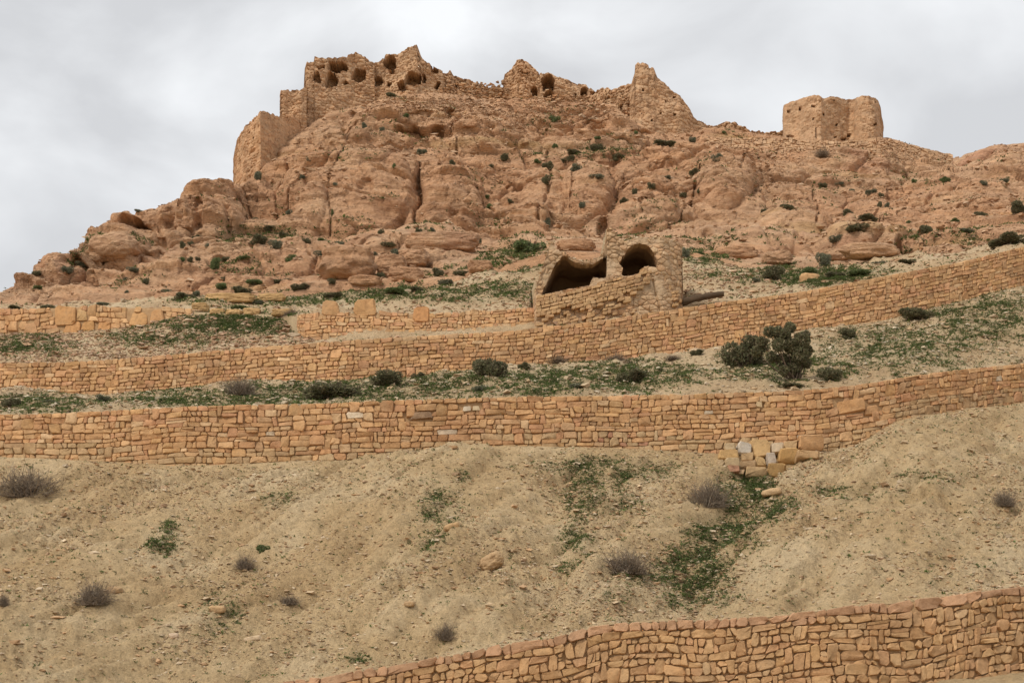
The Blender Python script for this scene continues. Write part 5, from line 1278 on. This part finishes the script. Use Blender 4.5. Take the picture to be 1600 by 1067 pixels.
BIG = [  # cx, cy, w, h, kind, label
 (767, 569, 56, 46, 'dark', 'round dark brown-green bush against the tall coursed wall'),
 (608, 586, 72, 30, 'dark', 'spreading dark bush below the large blocks of the tall coursed wall'),
 (522, 607, 95, 36, 'dark', 'wide low dark bush on the top edge of the long coursed wall'),
 (375, 604, 46, 30, 'dry', 'brown twiggy bush on the strip between the long walls, left of centre'),
 (1170, 546, 80, 60, 'dark', 'dark open bush just left of the tallest bush, between the walls'),
 (1303, 583, 46, 32, 'dark', 'small knobbly dark bush right of and below the tallest bush'),
 (1435, 487, 56, 28, 'dark', 'dark bush leaning out from the slope under the climbing wall at right'),
 (36, 756, 84, 48, 'dry', 'large dry grey bush at the left edge of the bare slope'),
 (146, 928, 50, 38, 'dry', 'dry brown bush beside a tan stone, low on the left slope'),
 (980, 880, 66, 38, 'dry', 'dry grey bush left of the green gully on the slope'),
 (1109, 773, 52, 46, 'dry', 'dry grey bush below the heap of large blocks'),
 (695, 988, 36, 26, 'dry', 'faint dry bush just above the lowest wall'),
 (1570, 781, 32, 26, 'dry', 'dry bush on the bare slope near the right edge'),
 (452, 936, 26, 16, 'dry', 'tiny dry tuft in the lower middle of the left slope'),
 (380, 880, 32, 22, 'dry', 'sparse dry tuft above a pale stone on the left slope'),
 (4, 940, 14, 20, 'dry', 'dry bush cut off by the left edge of the picture'),
 (410, 857, 20, 14, 'green', 'small green tuft alone on the left slope'),
 (455, 497, 30, 16, 'dry', 'dry brown bush at the left end of the loose upper wall'),
 (1215, 762, 0, 0, 'dark', ''),
]
_srng = np.random.default_rng(321)
def put_shrub(cx, cy, w, h, kind, k, parts, label, group):
    g = ground_at(cx, cy + h * .42)
    m = pxm(g)
    fm, sm = TPL[kind, k % 3]
    big_ = 1.22 if w < 30 else 1.08
    sx = w * m * big_; sz_ = h * m * (1.15 * big_ if kind != 'dry' else 1.25)
    scl = (sx, sx * _srng.uniform(.8, 1.0), sz_)
    loc = Vector(g) + Vector((0, sx * .12, -.03 * sz_))
    rz = _srng.uniform(0, 6.28)
    if parts and sm is not None:
        r_ = empty('shrub', loc)
        a = obj('foliage', fm, r_); b = obj('stems', sm, r_)
        for o in (a, b):
            o.scale = scl; o.rotation_euler = (0, 0, rz)
    else:
        r_ = obj('shrub' if kind != 'dry' else 'dry_shrub', fm, None, loc)
        r_.scale = scl; r_.rotation_euler = (0, 0, rz)
    tag(r_, label, 'shrub', group)
    return r_
byz = {}
for s_ in SHRUBS: byz.setdefault(s_[5], []).append(s_)
kk = 0
for z, L_ in byz.items():
    for q, (cx, cy, w, h, kind, _) in enumerate(sorted(L_)):
        put_shrub(cx, cy, w, h, kind, kk, w > 26, '%s shrub %s, %s from left' % (ADJ[kind], ZONES[z], ORD[q]), 'shrubs ' + ZONES[z]); kk += 1
for (cx, cy, w, h, kind, lab) in BIG:
    if w: put_shrub(cx, cy, w, h, kind, kk, True, lab, 'bushes on the terraces and slope'); kk += 1

# the tallest bush: several dense cushions on a short forked trunk
def tall_bush():
    g = ground_at(1242, 592)
    m = pxm(g)
    r_ = np.random.default_rng(77)
    root = empty('tall_shrub', Vector(g)); tag(root, 'tallest dark bush with dense rounded cushions between the two long walls', 'shrub', 'bushes on the terraces and slope')
    L_ = []
    for (x, y, rad) in ((1220, 516, 10), (1238, 510, 9), (1203, 519, 9), (1229, 522, 9), (1254, 532, 13), (1236, 540, 12), (1265, 545, 9), (1216, 541, 11), (1250, 556, 14), (1226, 561, 12), (1208, 555, 9), (1240, 575, 12), (1222, 581, 8), (1262, 522, 6), (1194, 531, 9), (1186, 545, 9), (1262, 566, 8)):
        L_.append(((x - 1242) * m, r_.uniform(-.35, .35), (592 - y) * m * 1.02, rad * m * 1.02))
    v, f, t = lobes_leaves(L_, 11000, .065, r_, C_DARK, 1.6)
    obj('foliage', mesh_from('foliage', v, f, M_LEAF, smooth=False, tint=t), root)
    pts = []
    for l in L_:
        e = np.array(l[:3]); a = np.array([r_.normal() * .05, r_.normal() * .05, -.1])
        ts = np.linspace(0, 1, 4)[:, None]
        pts.append(a * (1 - ts) + e * ts + np.array([0, 0, -.15]) * np.sin(ts * 3.14))
    tv, tf, tt = tubes(np.array(pts), np.linspace(.05, .015, 4)[None] * np.ones((len(pts), 1)), r_, C_BARK)
    obj('trunk', mesh_from('trunk', tv, tf, M_TWIG, tint=tt), root)
tall_bush()

# ------------------------------------------------------------------ boulders and single blocks
def ico(sub):
    import bmesh
    bm = bmesh.new(); bmesh.ops.create_icosphere(bm, subdivisions=sub, radius=1.0)
    v = np.array([x.co[:] for x in bm.verts]); f = np.array([[x.index for x in q.verts] for q in bm.faces]); bm.free()
    return v, f
ICO4, ICO4F = ico(5); ICO2, ICO2F = ico(3)
def boulder(cx, cy, w, h, seed, label, tint=(1, 1, 1), mat=None, box=.5, depth=None, tilt=0.0, small=False, name='boulder', cat='boulder', sink=.25):
    g = ground_at(cx, cy + h * .3)
    m = pxm(g)
    V, F = (ICO2, ICO2F) if small else (ICO4, ICO4F)
    p = V.copy()
    k = np.max(np.abs(p), axis=1, keepdims=True)
    p = p * (1 - box) + (p / k) * box * .86              # between a ball and a block
    q = p * 1.3 + seed * 7.1
    f1, f2, idn = worley(q, seed)
    d = .16 * fbm(q * .9, 4, seed) + .10 * np.sqrt(np.clip(1 - f1 ** 2, 0, 1)) - .05 * (1 - sstep(0, .1, f2 - f1)) + .018 * np.tanh(4 * perlin(np.stack([q[:, 0] * .5, q[:, 1] * .5, q[:, 2] * 2.2], -1), 5)) + .05 * fbm(q * 3.1, 3, seed + 3)
    p = p * (1 + d[:, None])
    sc_ = np.array([w * m * .5, (depth or min(w, h * 1.4)) * m * .5, h * m * .5])
    p = p * sc_
    ca, sa = math.cos(tilt), math.sin(tilt)
    p = np.stack([p[:, 0] * ca - p[:, 2] * sa, p[:, 1], p[:, 0] * sa + p[:, 2] * ca], -1)
    c = P(cx, cy, g[1] + sc_[1] * sink)
    o = obj(name, mesh_from(name, p, F, mat or M_ROCK, tint=np.tile(np.array((.50, .34, .19)) * np.array(tint), (len(p), 1))), None, Vector(c))
    return tag(o, label, cat, 'boulders and loose blocks')
boulder(545, 417, 88, 60, 1, 'big rounded brown boulder on the bench below the cliff', box=.35)
boulder(612, 418, 46, 36, 2, 'boulder right beside the big rounded brown boulder')
boulder(645, 405, 52, 30, 3, 'smooth boulder between shrubs right of the big brown boulder')
boulder(690, 382, 120, 34, 4, 'long flat slab of rock at the foot of the cliff', box=.6)
boulder(632, 432, 56, 28, 5, 'pale low boulder above the green strip', box=.4)
boulder(570, 440, 50, 18, 6, 'low boulder half buried in front of the big brown boulder')
boulder(750, 418, 36, 20, 7, 'small boulder at the right end of the boulder bench')
boulder(178, 388, 76, 46, 8, 'huge pale boulder below the left cave', box=.3, depth=50)
boulder(290, 348, 32, 30, 9, 'angular boulder wedged right of the left cave', box=.7)
boulder(150, 403, 22, 14, 10, 'small reddish boulder at the foot of the huge left boulder')
boulder(100, 405, 36, 16, 11, 'reddish rounded boulder on the far left skyline', box=.3)
boulder(212, 388, 22, 14, 12, 'yellowish boulder inside the mouth of the left cave', box=.4)
boulder(1305, 400, 40, 20, 13, 'boulder among shrubs above the climbing wall')
boulder(1215, 405, 46, 22, 14, 'rounded boulder above the shrubs right of the vaulted ruin')
boulder(1360, 393, 90, 24, 15, 'long rounded rock hump above the climbing wall', box=.4)
boulder(1150, 396, 70, 20, 16, 'flat rounded rock behind the vaulted ruin, on its right', box=.5)
boulder(900, 385, 60, 20, 17, 'flat rock behind the left vault', box=.5)
boulder(735, 195, 26, 12, 18, 'dark boulder perched below the tumbled wall', box=.6)
boulder(768, 878, 38, 26, 19, 'tan boulder stuck alone in the middle of the bare slope', mat=M_GRAVEL, box=.3, tilt=.5)
boulder(1206, 769, 32, 12, 20, 'flat pale stone lying below the heap of large blocks', mat=M_GRAVEL, tint=(1.1, 1.1, 1.1), box=.6, tilt=.2, small=True, cat='stone', name='stone')
boulder(706, 823, 26, 11, 21, 'pale flat stone above the middle of the slope', mat=M_GRAVEL, tint=(1.08, 1.05, 1), box=.6, tilt=.25, small=True, cat='stone', name='stone')
boulder(180, 922, 24, 12, 22, 'tan stone beside the dry bush low on the left slope', mat=M_GRAVEL, box=.6, small=True, cat='stone', name='stone')
boulder(395, 998, 28, 9, 23, 'whitish flat stone low on the left slope', mat=M_GRAVEL, tint=(1.2, 1.35, 1.6), box=.6, tilt=.2, small=True, cat='stone', name='stone')
boulder(272, 993, 16, 9, 24, 'small white stone near the bottom left', mat=M_GRAVEL, tint=(1.25, 1.4, 1.8), box=.5, small=True, cat='stone', name='stone')
boulder(640, 943, 16, 9, 25, 'small tan stone low in the middle of the slope', mat=M_GRAVEL, box=.6, small=True, cat='stone', name='stone')
boulder(340, 952, 26, 12, 26, 'pale stone under the sparse dry tuft on the left slope', mat=M_GRAVEL, tint=(1.1, 1.08, 1.05), box=.6, small=True, cat='stone', name='stone')
boulder(985, 496, 30, 15, 27, 'rounded boulder lodged on the wall top under the vaulted ruin', mat=M_GRAVEL, tint=(.92, .9, .85), box=.3, small=True)
boulder(1264, 438, 29, 19, 28, 'square cut stone block standing on top of the climbing wall', mat=M_STONE, tint=(1.05, .95, .85), box=.98, small=True, cat='stone block', name='stone_block', depth=22)
boulder(1080, 472, 1, 1, 29, 'x') if False else None

for q, (x, y, w_, h_, lb) in enumerate([(360, 467, 76, 15, 'long yellowish rock ledge above the rubble bank'), (424, 466, 44, 13, 'yellowish rock beside the long yellowish ledge'), (313, 482, 26, 15, 'pale squared boulder at the right end of the rough wall'), (366, 489, 26, 11, 'orange block lying on top of the rubble bank, middle of three'), (394, 488, 28, 12, 'orange block lying on top of the rubble bank, right of three'), (340, 488, 24, 11, 'orange block lying on top of the rubble bank, left of three'), (442, 489, 34, 11, 'flat block at the left end of the loose upper wall')]):
    boulder(x, y, w_, h_, 40 + q, lb, mat=M_GRAVEL, tint=(1.05, 1.0, .85), box=.65)
# heap of large blocks against the long wall
def heap():
    root = empty('stone_heap', Vector(ground_at(1200, 745))); tag(root, 'buttress heap of large pale blocks against the foot of the long coursed wall', 'stone heap', kind='thing')
    r_ = np.random.default_rng(5)
    T_ = (.54, .36, .18)
    items = [(1122, 1154, 702, 719, (.54, .35, .16)), (1151, 1173, 690, 710, (.62, .56, .48)), (1174, 1204, 686, 715, (.56, .37, .18)), (1205, 1222, 691, 709, (.60, .48, .34)), (1224, 1247, 690, 707, (.57, .40, .22)), (1248, 1288, 682, 704, (.54, .32, .16)), (1131, 1157, 714, 733, (.46, .34, .20)), (1156, 1177, 708, 722, (.52, .36, .2)), (1155, 1181, 721, 734, (.5, .34, .19)), (1180, 1198, 713, 731, (.52, .35, .17)), (1198, 1215, 708, 729, (.52, .44, .36)), (1216, 1245, 704, 726, (.58, .36, .15)), (1245, 1281, 703, 718, (.52, .34, .18)), (1163, 1197, 729, 745, (.47, .32, .17)), (1197, 1226, 725, 746, (.52, .33, .14)), (1136, 1157, 728, 738, (.48, .25, .16)), (1121, 1131, 718, 729, (.56, .42, .26)), (1130, 1150, 692, 703, (.48, .36, .22)), (1153, 1164, 734, 742, (.5, .34, .2))]
    st = []
    for (x0, x1, y0, y1, t) in items:
        g = ground_at((x0 + x1) / 2, y1 - 1)
        Yq = min(g[1] - .10, 47.0 + ((x0 + x1) / 2 - 1130) * .004 - .55 * (745 - 745))
        Yq = min(g[1] - .05, float(at(W2B, (x0 + x1) / 2)[1]) - .35)
        j = lambda: r_.normal() * 1.0
        q = P(np.array([x0 + j(), x1 + j(), x1 + j(), x0 + j()]), np.array([y0 + j(), y0 + j(), y1 + j(), y1 + j()]), Yq)
        n = np.array([r_.normal() * .08, -1, .25]); n /= np.linalg.norm(n)
        v, f = stone_geo(q, n, r_, .10, .5, .010, .17, .09)
        st.append((v, f, np.array(t)))
    add_stones(root, st, M_STONE, 300, min_px=1)
heap()
# dark tapered bar, built for a strip of uncertain identity, beside the vaulted ruin
def bar():
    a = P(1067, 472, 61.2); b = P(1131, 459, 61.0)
    root = tag(empty('dark_bar', Vector(a)), 'long dark tapered beam lying on the wall top right of the vaulted ruin', 'bar', kind='thing')
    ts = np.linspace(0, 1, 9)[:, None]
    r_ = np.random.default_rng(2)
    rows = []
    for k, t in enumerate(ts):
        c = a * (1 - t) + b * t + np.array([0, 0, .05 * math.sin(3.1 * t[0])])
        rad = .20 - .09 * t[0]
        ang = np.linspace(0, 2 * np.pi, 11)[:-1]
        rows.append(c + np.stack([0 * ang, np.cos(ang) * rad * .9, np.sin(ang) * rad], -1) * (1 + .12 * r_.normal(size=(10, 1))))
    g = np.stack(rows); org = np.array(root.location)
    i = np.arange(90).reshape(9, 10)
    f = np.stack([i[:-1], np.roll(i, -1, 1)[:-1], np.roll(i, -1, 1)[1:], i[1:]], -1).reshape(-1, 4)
    obj('bar_body', mesh_from('bar_body', g.reshape(-1, 3) - org, f, M_BAR), root)
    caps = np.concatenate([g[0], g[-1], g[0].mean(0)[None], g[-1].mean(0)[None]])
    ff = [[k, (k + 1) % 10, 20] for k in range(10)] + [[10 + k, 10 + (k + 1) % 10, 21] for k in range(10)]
    obj('bar_ends', mesh_from('bar_ends', caps - org, np.array(ff), M_BAR), root)
bar()
